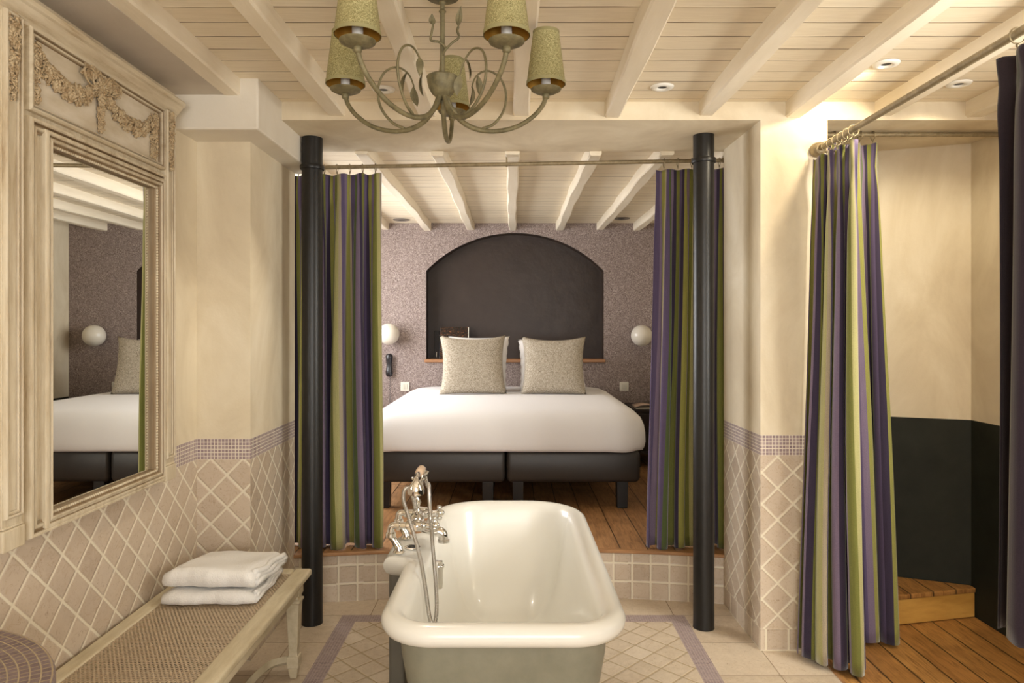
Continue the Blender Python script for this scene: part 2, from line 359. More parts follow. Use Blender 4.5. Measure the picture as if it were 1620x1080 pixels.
class MB:
    def __init__(s): s.v = []; s.f = []; s.uv = []; s.mi = []
    def add(s, vs, fs, uvs=None, mi=0):
        b = len(s.v); s.v += [tuple(p) for p in vs]
        for k, f in enumerate(fs):
            s.f.append(tuple(b + i for i in f)); s.uv.append(uvs[k] if uvs else None); s.mi.append(mi)
        return s
    def quad(s, a, b, c, d, uv=None, mi=0): return s.add([a, b, c, d], [(0, 1, 2, 3)], [uv] if uv else None, mi)
    def box(s, x0, x1, y0, y1, z0, z1, mi=0):
        vs = [(x, y, z) for z in (z0, z1) for y in (y0, y1) for x in (x0, x1)]
        fs = [(0, 2, 3, 1), (4, 5, 7, 6), (0, 1, 5, 4), (2, 6, 7, 3), (0, 4, 6, 2), (1, 3, 7, 5)]
        def U(f):
            ps = [Vector(vs[i]) for i in f]; n = (ps[1] - ps[0]).cross(ps[2] - ps[0])
            ax = max(range(3), key=lambda i: abs(n[i]))
            if ax == 2: return [(p.x, p.y) for p in ps]
            if ax == 1: return [(p.x, p.z) for p in ps]
            return [(p.y, p.z) for p in ps]
        return s.add(vs, fs, [U(f) for f in fs], mi)
    def loft(s, rings, cap0=False, cap1=False, closed=True, mi=0, uvf=None):
        n = len(rings[0]); b = len(s.v)
        for r in rings: s.v += [tuple(p) for p in r]
        m = n if closed else n - 1
        for i in range(len(rings) - 1):
            for j in range(m):
                k = (j + 1) % n
                s.f.append((b + i * n + j, b + i * n + k, b + (i + 1) * n + k, b + (i + 1) * n + j)); s.mi.append(mi)
                s.uv.append([uvf(i, j), uvf(i, j + 1), uvf(i + 1, j + 1), uvf(i + 1, j)] if uvf else None)
        if cap0: s.f.append(tuple(b + j for j in reversed(range(n)))); s.uv.append(None); s.mi.append(mi)
        if cap1: s.f.append(tuple(b + (len(rings) - 1) * n + j for j in range(n))); s.uv.append(None); s.mi.append(mi)
        return s
    def tube(s, pts, r, n=10, cap=True, mi=0, flat=1.0):
        P = [Vector(p) for p in pts]; R = r if isinstance(r, (list, tuple)) else [r] * len(P)
        T = []
        for i in range(len(P)):
            t = (P[min(i + 1, len(P) - 1)] - P[max(i - 1, 0)]); T.append(t.normalized() if t.length > 1e-9 else Vector((0, 0, 1)))
        up = Vector((0, 0, 1)) if abs(T[0].z) < .9 else Vector((1, 0, 0))
        x = T[0].cross(up).normalized(); rings = []; d = 0; ds = []
        for i in range(len(P)):
            if i: d += (P[i] - P[i - 1]).length
            ds.append(d)
            x = (x - T[i] * x.dot(T[i])).normalized(); y = T[i].cross(x)
            rings.append([P[i] + (x * math.cos(2 * PI * k / n) + y * flat * math.sin(2 * PI * k / n)) * R[i] for k in range(n)])
        return s.loft(rings, cap, cap, True, mi, lambda i, j: (j / n, ds[i]))
    def lathe(s, prof, c, axis=(0, 0, 1), n=24, mi=0, cap0=True, cap1=True, arc=None):
        A = Vector(axis).normalized(); up = Vector((1, 0, 0)) if abs(A.x) < .9 else Vector((0, 1, 0))
        x = A.cross(up).normalized(); y = A.cross(x); c = Vector(c)
        rings = [[c + A * z + (x * math.cos(2 * PI * k / n) + y * math.sin(2 * PI * k / n)) * max(r, 1e-5) for k in range(n)] for r, z in prof]
        return s.loft(rings, cap0, cap1, True, mi)
    def ball(s, c, r, n=12, mi=0, sc=(1, 1, 1)):
        m = max(4, n // 2); c = Vector(c)
        rings = [[(c.x + r * sc[0] * math.sin(PI * i / m) * math.cos(2 * PI * k / n), c.y + r * sc[1] * math.sin(PI * i / m) * math.sin(2 * PI * k / n), c.z - r * sc[2] * math.cos(PI * i / m)) for k in range(n)] for i in range(m + 1)]
        rings[0] = [(c.x + 1e-5 * math.cos(2 * PI * k / n), c.y + 1e-5 * math.sin(2 * PI * k / n), c.z - r * sc[2]) for k in range(n)]
        rings[-1] = [(c.x + 1e-5 * math.cos(2 * PI * k / n), c.y + 1e-5 * math.sin(2 * PI * k / n), c.z + r * sc[2]) for k in range(n)]
        return s.loft(rings, True, True, True, mi)
    def build(s, name, mats, parent=None, smooth=False, bevel=0, subsurf=0, solid=0, seg=2, angle=None):
        me = bpy.data.meshes.new(name)
        org = Vector((0, 0, 0))
        if parent is not None: org = ORG[parent]
        me.from_pydata([tuple(Vector(p) - org) for p in s.v], [], s.f)
        mats = mats if isinstance(mats, (list, tuple)) else [mats]
        for m in mats: me.materials.append(m)
        me.polygons.foreach_set('material_index', s.mi)
        if any(u is not None for u in s.uv):
            ul = me.uv_layers.new(name='UVMap'); k = 0
            for p, u in zip(me.polygons, s.uv):
                for q in range(p.loop_total):
                    if u is not None: ul.data[p.loop_start + q].uv = u[q]
        bm = bmesh.new(); bm.from_mesh(me); bmesh.ops.recalc_face_normals(bm, faces=bm.faces); bm.to_mesh(me); bm.free()
        if smooth: me.polygons.foreach_set('use_smooth', [True] * len(me.polygons))
        if smooth and angle: me.set_sharp_from_angle(angle=math.radians(angle))
        o = bpy.data.objects.new(name, me); COL.objects.link(o)
        if parent is not None: o.parent = parent
        ORG[o] = org
        if bevel:
            md = o.modifiers.new('b', 'BEVEL'); md.width = bevel; md.segments = seg; md.limit_method = 'ANGLE'; md.angle_limit = math.radians(35)
        if solid:
            md = o.modifiers.new('s', 'SOLIDIFY'); md.thickness = solid; md.offset = 0
        if subsurf:
            md = o.modifiers.new('u', 'SUBSURF'); md.levels = subsurf; md.render_levels = subsurf
        return o
def struct(mb, name, mats, **kw):
    o = mb.build(name, mats, **kw); o['kind'] = 'structure'; return o
def bez(pts, n=8):
    """Catmull-Rom through pts"""
    P = [Vector(p) for p in pts]; out = []
    for i in range(len(P) - 1):
        p0 = P[max(i - 1, 0)]; p1 = P[i]; p2 = P[i + 1]; p3 = P[min(i + 2, len(P) - 1)]
        for k in range(n):
            t = k / n
            out.append(.5 * ((2 * p1) + (p2 - p0) * t + (2 * p0 - 5 * p1 + 4 * p2 - p3) * t * t + (3 * p1 - p0 - 3 * p2 + p3) * t ** 3))
    out.append(P[-1]); return out
def copy_tree(root, name, loc, label=None, cat=True):
    r = root.copy(); r.name = name; COL.objects.link(r); r.location = loc; ORG[r] = Vector(loc)
    if label: r['label'] = label
    for ch in list(root.children):
        c = ch.copy(); COL.objects.link(c); c.parent = r
        for g in list(ch.children):
            d = g.copy(); COL.objects.link(d); d.parent = c
    return r
def lerp(a, b, t): return a + (b - a) * t
def sstep(a, b, x):
    t = max(0, min(1, (x - a) / (b - a))); return t * t * (3 - 2 * t)

# ------------------------------------------------------------------ room shell
ZC = 2.48; ZCB = 2.445; ZB = 2.412; ZH = 2.397; ZF = .265   # ceiling, bedroom ceiling, beam bottom, header bottom, raised floor
XL = -1.385; XR = 2.33; YB = -1.4; YBACK = 6.62; XBL = -1.80; XBR = 1.50
BAND0, BAND1, BASE1 = .883, .974, .100

def tiled_wall(mb, p, q, u0, u1, ztop, z0=0.0, dm=1):
    """vertical face p->q (xy) with skirting tiles, diamonds, mosaic band, plaster. material slots: 0 plaster, dm diamond, 2 mosaic, 3 base"""
    for a, b, mi in ((z0, BASE1, 3), (BASE1, BAND0, dm), (BAND0, BAND1, 2), (BAND1, ztop, 0)):
        if b <= a: continue
        mb.quad((*p, a), (*q, a), (*q, b), (*p, b), [(u0, a), (u1, a), (u1, b), (u0, b)], mi)

mb = MB(); tiled_wall(mb, (XL, YB), (XL, 3.07), YB, 3.07, ZC)
struct(mb, 'wall_left', [M['plaster'], M['diamond_left'], M['mosaic'], M['base_tiles']])
# pilaster on the left of the opening
mb = MB()
tiled_wall(mb, (XL, 3.07), (-1.15, 3.07), XL, -1.15, 2.30)
tiled_wall(mb, (-1.15, 3.07), (-1.153, 3.70), 3.07 + .02, 3.70 + .02, ZC, dm=4)
mb.quad((-1.153, 3.70, 0), (XBL, 3.70, 0), (XBL, 3.70, ZC), (-1.153, 3.70, ZC))
struct(mb, 'wall_pilaster', [M['plaster'], M['diamond_pil'], M['mosaic'], M['base_tiles'], M['diamond_left']])
# pillar on the right of the opening
mb = MB()
tiled_wall(mb, (1.117, 3.17), (1.42, 3.17), 1.117, 1.42, ZH)
tiled_wall(mb, (1.110, 3.70), (1.117, 3.17), 3.70, 3.17, ZC, dm=4)
mb.quad((1.42, 3.17, 0), (1.42, 4.0, 0), (1.42, 4.0, ZC), (1.42, 3.17, ZC))
mb.quad((1.110, 3.70, 0), (XBR, 3.70, 0), (XBR, 3.70, ZC), (1.110, 3.70, ZC))
struct(mb, 'wall_pillar', [M['plaster'], M['diamond_right'], M['mosaic'], M['base_tiles'], M['diamond_left']])
# header over both openings
mb = MB()
hp = [(XL, 3.17), (XR + .05, 3.17), (XR + .05, 4.05), (1.45, 4.05), (1.45, 3.74), (XL, 3.74)]
mb.loft([[(x, y, ZH) for x, y in hp], [(x, y, ZC + .06) for x, y in hp]], True, True)
struct(mb, 'wall_header', M['plaster'])
# bulkhead over the pilaster
mb = MB(); mb.box(XL - .01, -1.045, 2.875, 3.72, 2.272, ZC + .01)
struct(mb, 'wall_bulkhead', M['plaster_pale'], bevel=.008)
# plaster soffit along the left wall
mb = MB(); mb.box(XL - .01, -1.185, YB, 2.88, ZB + .002, ZC + .01)
struct(mb, 'ceiling_soffit', M['plaster_grey'])
# alcove behind the pillar
mb = MB()
A0, A1 = (1.42, 3.935), (XR, 3.57)
for a, b, mi in ((0, .99, 1), (.99, ZC, 0)):
    mb.quad((*A0, a), (*A1, a), (*A1, b), (*A0, b), None, mi)
struct(mb, 'wall_alcove', [M['plaster'], M['dado']])
# right wall with window opening
WY0, WY1, WZ0, WZ1 = .35, 2.05, 1.02, 2.25
mb = MB()
def wallx(x, y0, y1, z0, z1, mi): mb.quad((x, y0, z0), (x, y1, z0), (x, y1, z1), (x, y0, z1), None, mi)
wallx(XR, YB, 3.57, 0, .99, 1)
wallx(XR, YB, 3.57, .99, WZ0, 0); wallx(XR, YB, 3.57, WZ1, ZC, 0); wallx(XR, YB, WY0, WZ0, WZ1, 0); wallx(XR, WY1, 3.57, WZ0, WZ1, 0)
D = .18
for y in (WY0, WY1): mb.quad((XR, y, WZ0), (XR + D, y, WZ0), (XR + D, y, WZ1), (XR, y, WZ1))
for z in (WZ0, WZ1): mb.quad((XR, WY0, z), (XR + D, WY0, z), (XR + D, WY1, z), (XR, WY1, z))
struct(mb, 'wall_right', [M['plaster'], M['dado']])
# rear wall; its window opening is added to let in fill light
RX0, RX1, RZ0, RZ1 = -.75, 1.25, .75, 2.2
mb = MB()
def wally(y, x0, x1, z0, z1, mi=0): mb.quad((x0, y, z0), (x1, y, z0), (x1, y, z1), (x0, y, z1), None, mi)
wally(YB, XL, RX0, 0, ZC); wally(YB, RX1, XR, 0, ZC); wally(YB, RX0, RX1, 0, RZ0); wally(YB, RX0, RX1, RZ1, ZC)
for x in (RX0, RX1): mb.quad((x, YB, RZ0), (x, YB - D, RZ0), (x, YB - D, RZ1), (x, YB, RZ1))
for z in (RZ0, RZ1): mb.quad((RX0, YB, z), (RX0, YB - D, z), (RX1, YB - D, z), (RX1, YB, z))
struct(mb, 'wall_rear', M['plaster'])
# bedroom walls
mb = MB()
for a, b, mi in ((0, .81, 1), (.81, ZC, 0)): mb.quad((XBR, 3.70, a), (XBR, YBACK, a), (XBR, YBACK, b), (XBR, 3.70, b), None, mi)
struct(mb, 'wall_bedroom_right', [M['plaster'], M['dado']])
BY0, BY1, BZ0, BZ1 = 4.3, 6.2, 1.0, 2.3
mb = MB()
wallx(XBL, 3.70, YBACK, 0, BZ0, 0); wallx(XBL, 3.70, YBACK, BZ1, ZC, 0); wallx(XBL, 3.70, BY0, BZ0, BZ1, 0); wallx(XBL, BY1, YBACK, BZ0, BZ1, 0)
for y in (BY0, BY1): mb.quad((XBL, y, BZ0), (XBL - D, y, BZ0), (XBL - D, y, BZ1), (XBL, y, BZ1))
for z in (BZ0, BZ1): mb.quad((XBL, BY0, z), (XBL - D, BY0, z), (XBL - D, BY1, z), (XBL, BY1, z))
struct(mb, 'wall_bedroom_left', M['plaster'])
# back wall with arched niche
NX0, NX1, NZ0, NZS, NZT = -.822, .853, 1.13, 1.995, 2.352
cx = (NX0 + NX1) / 2; hw = (NX1 - NX0) / 2; rise = NZT - NZS; R = (hw * hw + rise * rise) / (2 * rise); cz = NZT - R
a0 = math.asin(hw / R)
arc = [(cx + R * math.sin(t), cz + R * math.cos(t)) for t in [lerp(-a0, a0, i / 32) for i in range(33)]]
ND = .16
mb = MB()
def Q(x0, z0, x1, z1): mb.quad((x0, YBACK, z0), (x1, YBACK, z0), (x1, YBACK, z1), (x0, YBACK, z1))
Q(XBL, 0, NX0, ZC); Q(NX1, 0, XBR, ZC); Q(NX0, 0, NX1, NZ0)
for (xa, za), (xb, zb) in zip(arc, arc[1:]):
    mb.quad((xa, YBACK, za), (xb, YBACK, zb), (xb, YBACK, ZC), (xa, YBACK, ZC))
    mb.quad((xa, YBACK, za), (xb, YBACK, zb), (xb, YBACK + ND, zb), (xa, YBACK + ND, za), None, 1)
    mb.quad((xa, YBACK + ND, NZ0), (xb, YBACK + ND, NZ0), (xb, YBACK + ND, zb), (xa, YBACK + ND, za), None, 1)
for x in (NX0, NX1): mb.quad((x, YBACK, NZ0), (x, YBACK + ND, NZ0), (x, YBACK + ND, NZS), (x, YBACK, NZS), None, 1)
mb.quad((NX0, YBACK, NZ0), (NX1, YBACK, NZ0), (NX1, YBACK + ND, NZ0), (NX0, YBACK + ND, NZ0), None, 1)
struct(mb, 'wall_back', [M['wallpaper'], M['niche']])
# floors
mb = MB()
def fl(x0, x1, y0, y1, mi, z=0.0): mb.quad((x0, y0, z), (x1, y0, z), (x1, y1, z), (x0, y1, z), [(x0, y0), (x1, y0), (x1, y1), (x0, y1)], mi)
XW = 1.36; xo, xi, yo, yi, yn = .868, .785, 3.565, 3.485, .2
fl(XL, -xo, YB, 4.0, 0); fl(xo, XW, YB, 4.0, 0); fl(-xo, xo, yo, 4.0, 0); fl(-xo, xo, YB, yn, 0)
fl(-xo, -xi, yn, yo, 1); fl(xi, xo, yn, yo, 1); fl(-xi, xi, yi, yo, 1)
fl(-xi, xi, yn, yi, 2)
struct(mb, 'floor', [M['floor_big'], M['mosaic_floor'], M['floor_diamond']])
mb = MB(); fl(XW, XR, YB, 4.0, 0); struct(mb, 'floor_alcove', M['wood_alcove'])
mb = MB(); mb.box(XW - .006, XW + .006, YB, 3.17, -.01, .004); struct(mb, 'trim_1', M['wood_nosing'])
# raised bedroom floor: curved front edge
def edge(x): return 3.80 - .105 * (abs(x) / 1.11) ** 2.0
xs = [lerp(-1.155, 1.112, i / 32) for i in range(33)]
mb = MB()
for a, b in zip(xs, xs[1:]):
    mb.quad((a, edge(a), ZF), (b, edge(b), ZF), (b, YBACK, ZF), (a, YBACK, ZF), [(a, edge(a)), (b, edge(b)), (b, YBACK), (a, YBACK)], 0)
for x0, x1 in ((XBL, -1.155), (1.112, XBR)):
    mb.quad((x0, 3.70, ZF), (x1, 3.70, ZF), (x1, YBACK, ZF), (x0, YBACK, ZF), [(x0, 3.7), (x1, 3.7), (x1, YBACK), (x0, YBACK)], 0)
struct(mb, 'floor_bedroom', M['wood_bed'])
mb = MB(); s = 0; pr = None
rows = []
for x in xs:
    y = edge(x) + .012
    if pr: s += math.hypot(x - pr[0], y - pr[1])
    pr = (x, y); rows.append((x, y, s))
for (xa, ya, sa), (xb, yb, sb) in zip(rows, rows[1:]):
    mb.quad((xa, ya, 0), (xb, yb, 0), (xb, yb, ZF - .018), (xa, ya, ZF - .018), [(sa, 0), (sb, 0), (sb, ZF - .018), (sa, ZF - .018)])
struct(mb, 'wall_step', M['step_tiles'])
mb = MB()
prof = [(.03, 0), (0.004, 0), (0, -.004), (0, -.014), (.004, -.018), (.03, -.018)]
rings = [[(x, edge(x) - .006 + d, ZF + .001 + z) for d, z in prof] for x in xs]
mb.loft(rings, True, True); struct(mb, 'trim_2', M['wood_nosing'], smooth=True, angle=40)
# ceilings
mb = MB(); mb.quad((XL, YB, ZC), (XR, YB, ZC), (XR, 3.2, ZC), (XL, 3.2, ZC), [(XL, YB), (XR, YB), (XR, 3.2), (XL, 3.2)])
struct(mb, 'ceiling', M['boards'])
mb = MB(); mb.quad((XBL, 3.70, ZCB), (XBR, 3.70, ZCB), (XBR, YBACK, ZCB), (XBL, YBACK, ZCB), [(XBL, 3.7), (XBR, 3.7), (XBR, YBACK), (XBL, YBACK)])
struct(mb, 'ceiling_bedroom', M['boards'])
def beam(x, w, y0, y1, zb, zt, seed):
    rnd = random.Random(seed); n = 26; rings = []
    for i in range(n + 1):
        y = lerp(y0, y1, i / n); t = i * .5
        dx = .004 * math.sin(t * .5 + seed) + .0012 * rnd.uniform(-1, 1); dz = .004 * math.sin(t * .7 + seed * 2) + .0012 * rnd.uniform(-1, 1)
        dw = .004 * math.sin(t * 1.7 + seed * 3)
        h = w / 2 + dw; c = .007
        rings.append([(x + dx - h, y, zt), (x + dx - h, y, zb + c + dz), (x + dx - h + c, y, zb + dz), (x + dx + h - c, y, zb + dz), (x + dx + h, y, zb + c + dz), (x + dx + h, y, zt)])
    b = MB(); b.loft(rings, True, True); return struct(b, 'ceiling_beam', M['beam'])
for i, x in enumerate((-1.155, -.80, -.385, .04, .445, .87, 1.27, 1.675, 2.08)):
    beam(x, .074, YB, 2.89 if i == 0 else 3.18, ZB, ZC + .02, i * 1.7 + .3)
for i, x in enumerate((-1.205, -.805, -.40, -.006, .435, .82, 1.17)):
    beam(x, .07, 3.73, YBACK + .01, ZB - .035, ZCB + .02, i * 1.3 + 9.1)

# windows (beside the viewer and in the bedroom; the one behind is added for fill)
def window(name, plane, a0, a1, z0, z1, pos):
    def bx(b, u0, u1, w0, w1, d0, d1):
        if plane == 'x': b.box(pos + d0, pos + d1, u0, u1, w0, w1)
        else: b.box(u0, u1, pos + d0, pos + d1, w0, w1)
    b = MB(); t = .05; mid = (a0 + a1) / 2
    bx(b, a0, a0 + t, z0, z1, -.025, .025); bx(b, a1 - t, a1, z0, z1, -.025, .025); bx(b, a0, a1, z0, z0 + t, -.025, .025); bx(b, a0, a1, z1 - t, z1, -.025, .025)
    bx(b, mid - .03, mid + .03, z0, z1, -.025, .025); zz = lerp(z0, z1, .6); bx(b, a0, a1, zz - .015, zz + .015, -.02, .02)
    o = struct(b, name, M['white_metal'])
    g = MB(); bx(g, a0 + .02, a1 - .02, z0 + .02, z1 - .02, -.002, .002); p = g.build('pane', M['pane'], o)
    return o
window('window_1', 'x', WY0, WY1, WZ0, WZ1, XR + .12)
window('added_fill_window', 'y', RX0, RX1, RZ0, RZ1, YB - .12)  # added window behind the viewer, only there for the fill light
window('window_3', 'x', BY0, BY1, BZ0, BZ1, XBL - .12)

# ------------------------------------------------------------------ wooden step in the alcove
t = thing('wooden_step', 'amber wooden wedge step against the black dado wall', 'step', (1.9, 3.6, 0))
def aw(x): return lerp(3.935, 3.57, (x - 1.42) / (XR - 1.42)) - .004
def fr(x): return lerp(3.40, 3.535, (x - 1.72) / (XR - .004 - 1.72))
x0, x1 = 1.44, XR - .004
def slab(b, z0, z1, o):
    vs = [(x, y, z) for z in (z0, z1) for x, y in ((x0, fr(x0) - o), (x1, fr(x1) - o), (x1, aw(x1)), (x0, aw(x0)))]
    fs = [(3, 2, 1, 0), (4, 5, 6, 7), (0, 1, 5, 4), (1, 2, 6, 5), (2, 3, 7, 6), (3, 0, 4, 7)]
    b.add(vs, fs, [[(vs[i][0], vs[i][1] if f in (fs[0], fs[1]) else vs[i][2]) for i in f] for f in fs])
b = MB(); slab(b, .003, .126, 0); b.build('riser', M['wood_step'], t, bevel=.004)
b = MB(); slab(b, .127, .152, .008); b.build('tread', M['wood_alcove'], t, bevel=.006)

# ------------------------------------------------------------------ columns
def column(x, y, label, zc):
    t = thing('iron_column', label, 'column', (x, y, 0), 'black iron columns flanking the bed opening')
    b = MB(); b.lathe([(.0515, 0), (.0505, .01), (.0505, ZH - .002)], (x, y, 0.001), n=36); b.build('shaft', M['iron'], t, smooth=True, angle=40)
    b = MB(); b.lathe([(.050, -.012), (.058, -.010), (.060, 0), (.058, .010), (.050, .012)], (x, y, zc), n=36); b.build('collar', M['iron'], t, smooth=True, angle=50)
    return t
column(-.994, 3.47, 'black round iron column standing beside the cane bench', 2.25)
column(.928, 3.42, 'black round iron column standing beside the tiled pillar with the green and purple curtain', 2.272)

# ------------------------------------------------------------------ curtains
def ring_mesh(b, c, axis, R_=.017, r=.0022):
    A = Vector(axis).normalized(); u = Vector((0, 0, 1)); v = A.cross(u)
    pts = [Vector(c) + (u * math.cos(2 * PI * k / 18) + v * math.sin(2 * PI * k / 18)) * R_ for k in range(19)]
    b.tube(pts, r, 6, cap=False)
    b.tube([Vector(c) - u * R_, Vector(c) - u * (R_ + .008)], .004, 6)
    b.tube([Vector(c) - u * (R_ + .006), Vector(c) - u * (R_ + .018)], .0018, 6)

def curtain(label, P0, P1, Q0, Q1, zt, zb, nf, a_top, a_bot, seed, mat, rings, zr, axis, rr=.01, skew=.42, uoff=0.0, slope=0.0, lobe=1.0):
    t = thing('curtain', label, 'curtain', ((Q0[0] + Q1[0]) / 2, (Q0[1] + Q1[1]) / 2, zb))
    rnd = random.Random(seed); P0, P1, Q0, Q1 = map(Vector, (P0, P1, Q0, Q1))
    nu = nf * 18; nv = 44
    ph = [rnd.uniform(-.5, .5) for _ in range(nf + 2)]; am = [rnd.uniform(.65, 1.25) for _ in range(nf + 2)]; dr = [rnd.uniform(-.6, .6) for _ in range(nf + 2)]
    def ip(a, x):
        i = int(x); f = x - i; f = f * f * (3 - 2 * f); return lerp(a[i], a[min(i + 1, len(a) - 1)], f)
    rows = []
    for j in range(nv + 1):
        v = j / nv; v = v ** 1.25; row = []
        dirv = (Q1 - Q0).normalized() if (Q1 - Q0).length > 1e-6 else Vector((1, 0)); nrm = Vector((-dirv.y, dirv.x))
        for i in range(nu + 1):
            u = i / nu; x = u * nf
            A = a_top * (1 - .55 * math.exp(-((v - .05) / .03) ** 2)) if v < .12 else a_top
            A = lerp(A, a_bot, sstep(.06, .7, v)) * ip(am, x)
            f = 2 * PI * x + ip(ph, x) * 1.6 + ip(dr, x) * v * 1.6
            base = lerp(P0.lerp(P1, u), Q0.lerp(Q1, u), sstep(0, 1, v) * .5 + v * .5)
            offs = A * (math.sin(f) + .22 * math.sin(2 * f + ip(ph, x) * 5)) + .012 * v * math.sin(2.7 * x + seed)
            al = -lobe * A * skew * math.sin(2 * f) * sstep(.03, .2, v) + .010 * v * math.sin(4 * v + x)
            p = base + nrm * offs + dirv * al
            zz = lerp(zt, zb, v) + slope * (u - .5) * (1 - v)
            zz += (-.007 * abs(math.sin(f * .5)) if v < .02 else 0) + (v > .9) * .004 * math.sin(f * .7) * (v - .9) * 10
            row.append((p.x, p.y, zz))
        rows.append(row)
    mid = rows[nv * 2 // 3]; acc = [0]
    for i in range(nu): acc.append(acc[-1] + (Vector(mid[i + 1]) - Vector(mid[i])).length)
    b = MB(); b.loft(rows, closed=False, uvf=lambda i, j: (acc[min(j, nu)] + uoff, rows[i][min(j, nu)][2]))
    b.build('fabric', mat, t, smooth=True, solid=.003)
    first = None
    for k in range(rings):
        u = (k + .55) / rings; p = P0.lerp(P1, u); p = Vector((1.368, p.y)) if axis[1] else p; Rr = rr + .0095; zz = zr(p) - Rr + rr + .0035
        if first is None:
            b = MB(); ring_mesh(b, (p.x, p.y, zz), axis, Rr); first = b.build('curtain_ring', M['rod'], t, smooth=True); p_first = Vector((p.x, p.y, zz))
        else:
            c = first.copy(); COL.objects.link(c); c.parent = t; c.location = Vector((p.x, p.y, zz)) - p_first
    return t
YR = 3.80; ZRL, ZRR = 2.325, 2.365
rodz = lambda p: lerp(ZRL, ZRR, (p.x + 1.13) / 2.27)
curtain('green and purple striped velvet curtain behind the iron column near the cane bench', (-1.20, YR), (-.715, YR), (-1.20, YR + .02), (-.71, YR + .02), 2.293, .272, 5, .024, .052, 11, M['curtain'], 7, rodz, (1, 0, 0), uoff=.30, rr=.0112, slope=.01)
curtain('green and purple striped velvet curtain behind the iron column near the tiled pillar', (.775, YR), (1.15, YR), (.735, YR), (1.15, YR), 2.322, .272, 4, .018, .046, 23, M['curtain'], 5, rodz, (1, 0, 0), uoff=.10, rr=.0112, slope=.008)
curtain('long green and purple striped curtain hanging in front of the tiled pillar', (1.338, 3.14), (1.372, 2.80), (1.262, 3.10), (1.46, 2.93), 2.215, .022, 4, .026, .05, 37, M['curtain'], 7, lambda p: 2.258, (0, 1, 0), uoff=.16, rr=.0125)
curtain('lilac and green striped curtain gathered at the edge of the alcove', (1.44, 3.35), (1.745, 3.35), (1.50, 3.24), (1.745, 3.24), 2.340, .02, 3, .022, .05, 51, M['curtain'], 5, lambda p: 2.381, (1, 0, 0), uoff=.12, rr=.0115)
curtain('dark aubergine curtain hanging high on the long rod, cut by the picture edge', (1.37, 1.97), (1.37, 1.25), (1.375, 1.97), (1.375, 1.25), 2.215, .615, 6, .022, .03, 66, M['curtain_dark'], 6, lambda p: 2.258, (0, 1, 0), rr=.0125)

# rods
t = thing('curtain_rod', 'thin bronze rod across the bed opening between the columns', 'curtain rod', (0, YR, 2.33), None)
b = MB(); b.tube([(lerp(-1.13, 1.14, k / 12), YR, lerp(ZRL, ZRR, k / 12)) for k in range(13)], .0112, 12); b.build('rod', M['rod'], t, smooth=True, angle=50)
b = MB(); b.box(-.040, -.031, YR - .004, YR + .004, 2.33, ZCB); b.build('bracket', M['rod'], t)
b = MB(); b.lathe([(.0112, -.01), (.0135, -.006), (.0135, .006), (.008, .01)], (1.138, YR, 2.365), (1, 0, 0), 14); b.build('finial', M['rod'], t, smooth=True)
t = thing('curtain_rod', 'long bronze rod running from the pillar top over the alcove edge', 'curtain rod', (1.368, 2.2, 2.26))
b = MB(); b.tube([(1.368, y, 2.258) for y in (3.165, 2.5, 1.8, 1.0)], .0125, 14); b.build('rod', M['rod'], t, smooth=True, angle=50)
b = MB(); b.lathe([(.012, -.05), (.03, -.04), (.034, -.015), (.03, 0)], (1.368, 3.168, 2.258), (0, 1, 0), 18); b.build('wall_socket_cup', M['rod'], t, smooth=True)
b = MB(); b.lathe([(.012, 0), (.02, -.01), (.012, -.03)], (1.368, .99, 2.258), (0, 1, 0), 14); b.build('finial', M['rod'], t, smooth=True)
b = MB(); b.tube([(1.368, 1.1, 2.26), (1.368, 1.1, ZC)], .006, 8); b.build('bracket', M['rod'], t)
t = thing('curtain_rod', 'short pale bronze rod across the alcove under its lintel', 'curtain rod', (1.9, 3.35, 2.38))
b = MB(); b.tube([(x, 3.35, 2.381) for x in (1.425, 1.8, 2.325)], .0115, 12); b.build('rod', M['rod'], t, smooth=True, angle=50)

# ------------------------------------------------------------------ bed
BED_X0, BED_X1 = -.93, .838
XMID = -.049; BYF, BYK = 4.62, 6.585
t = thing('double_bed', 'large bed with white bedding on two dark leatherette bases', 'bed', (XMID, 5.6, ZF))
def rbox(b, x0, x1, y0, y1, z0, z1, r, mi=0):
    n = 6; rings = []
    for zz, ins in [(z0, r), (z0 + r * .3, r * .35), (z0 + r, 0), (z1 - r, 0), (z1 - r * .3, r * .35), (z1, r)]:
        ring = []
        for cxx, cyy, a in ((x1 - r, y1 - r, 0), (x0 + r, y1 - r, 90), (x0 + r, y0 + r, 180), (x1 - r, y0 + r, 270)):
            for k in range(n + 1):
                th = math.radians(a + 90 * k / n); ring.append((cxx + (r - ins) * math.cos(th), cyy + (r - ins) * math.sin(th), zz))
        rings.append(ring)
    b.loft(rings, True, True, True, mi)
leg0 = None
for xa, xb in ((BED_X0, XMID - .005), (XMID + .005, BED_X1)):
    b = MB(); rbox(b, xa, xb, BYF, BYK, ZF + .172, ZF + .385, .03); base = b.build('bed_base', M['leather'], t, smooth=True, angle=50)
    for lx in (xa + .075, xb - .115):
        for ly in (BYF + .06, BYK - .12):
            b = MB(); rs = [[(lx + dx * s, ly + dy * s, z) for dx, dy in ((-.037, -.037), (.037, -.037), (.037, .037), (-.037, .037))] for z, s in ((ZF + .001, .92), (ZF + .175, 1))]
            b.loft(rs, True, True); b.build('leg', M['black_wood'], base, bevel=.003)
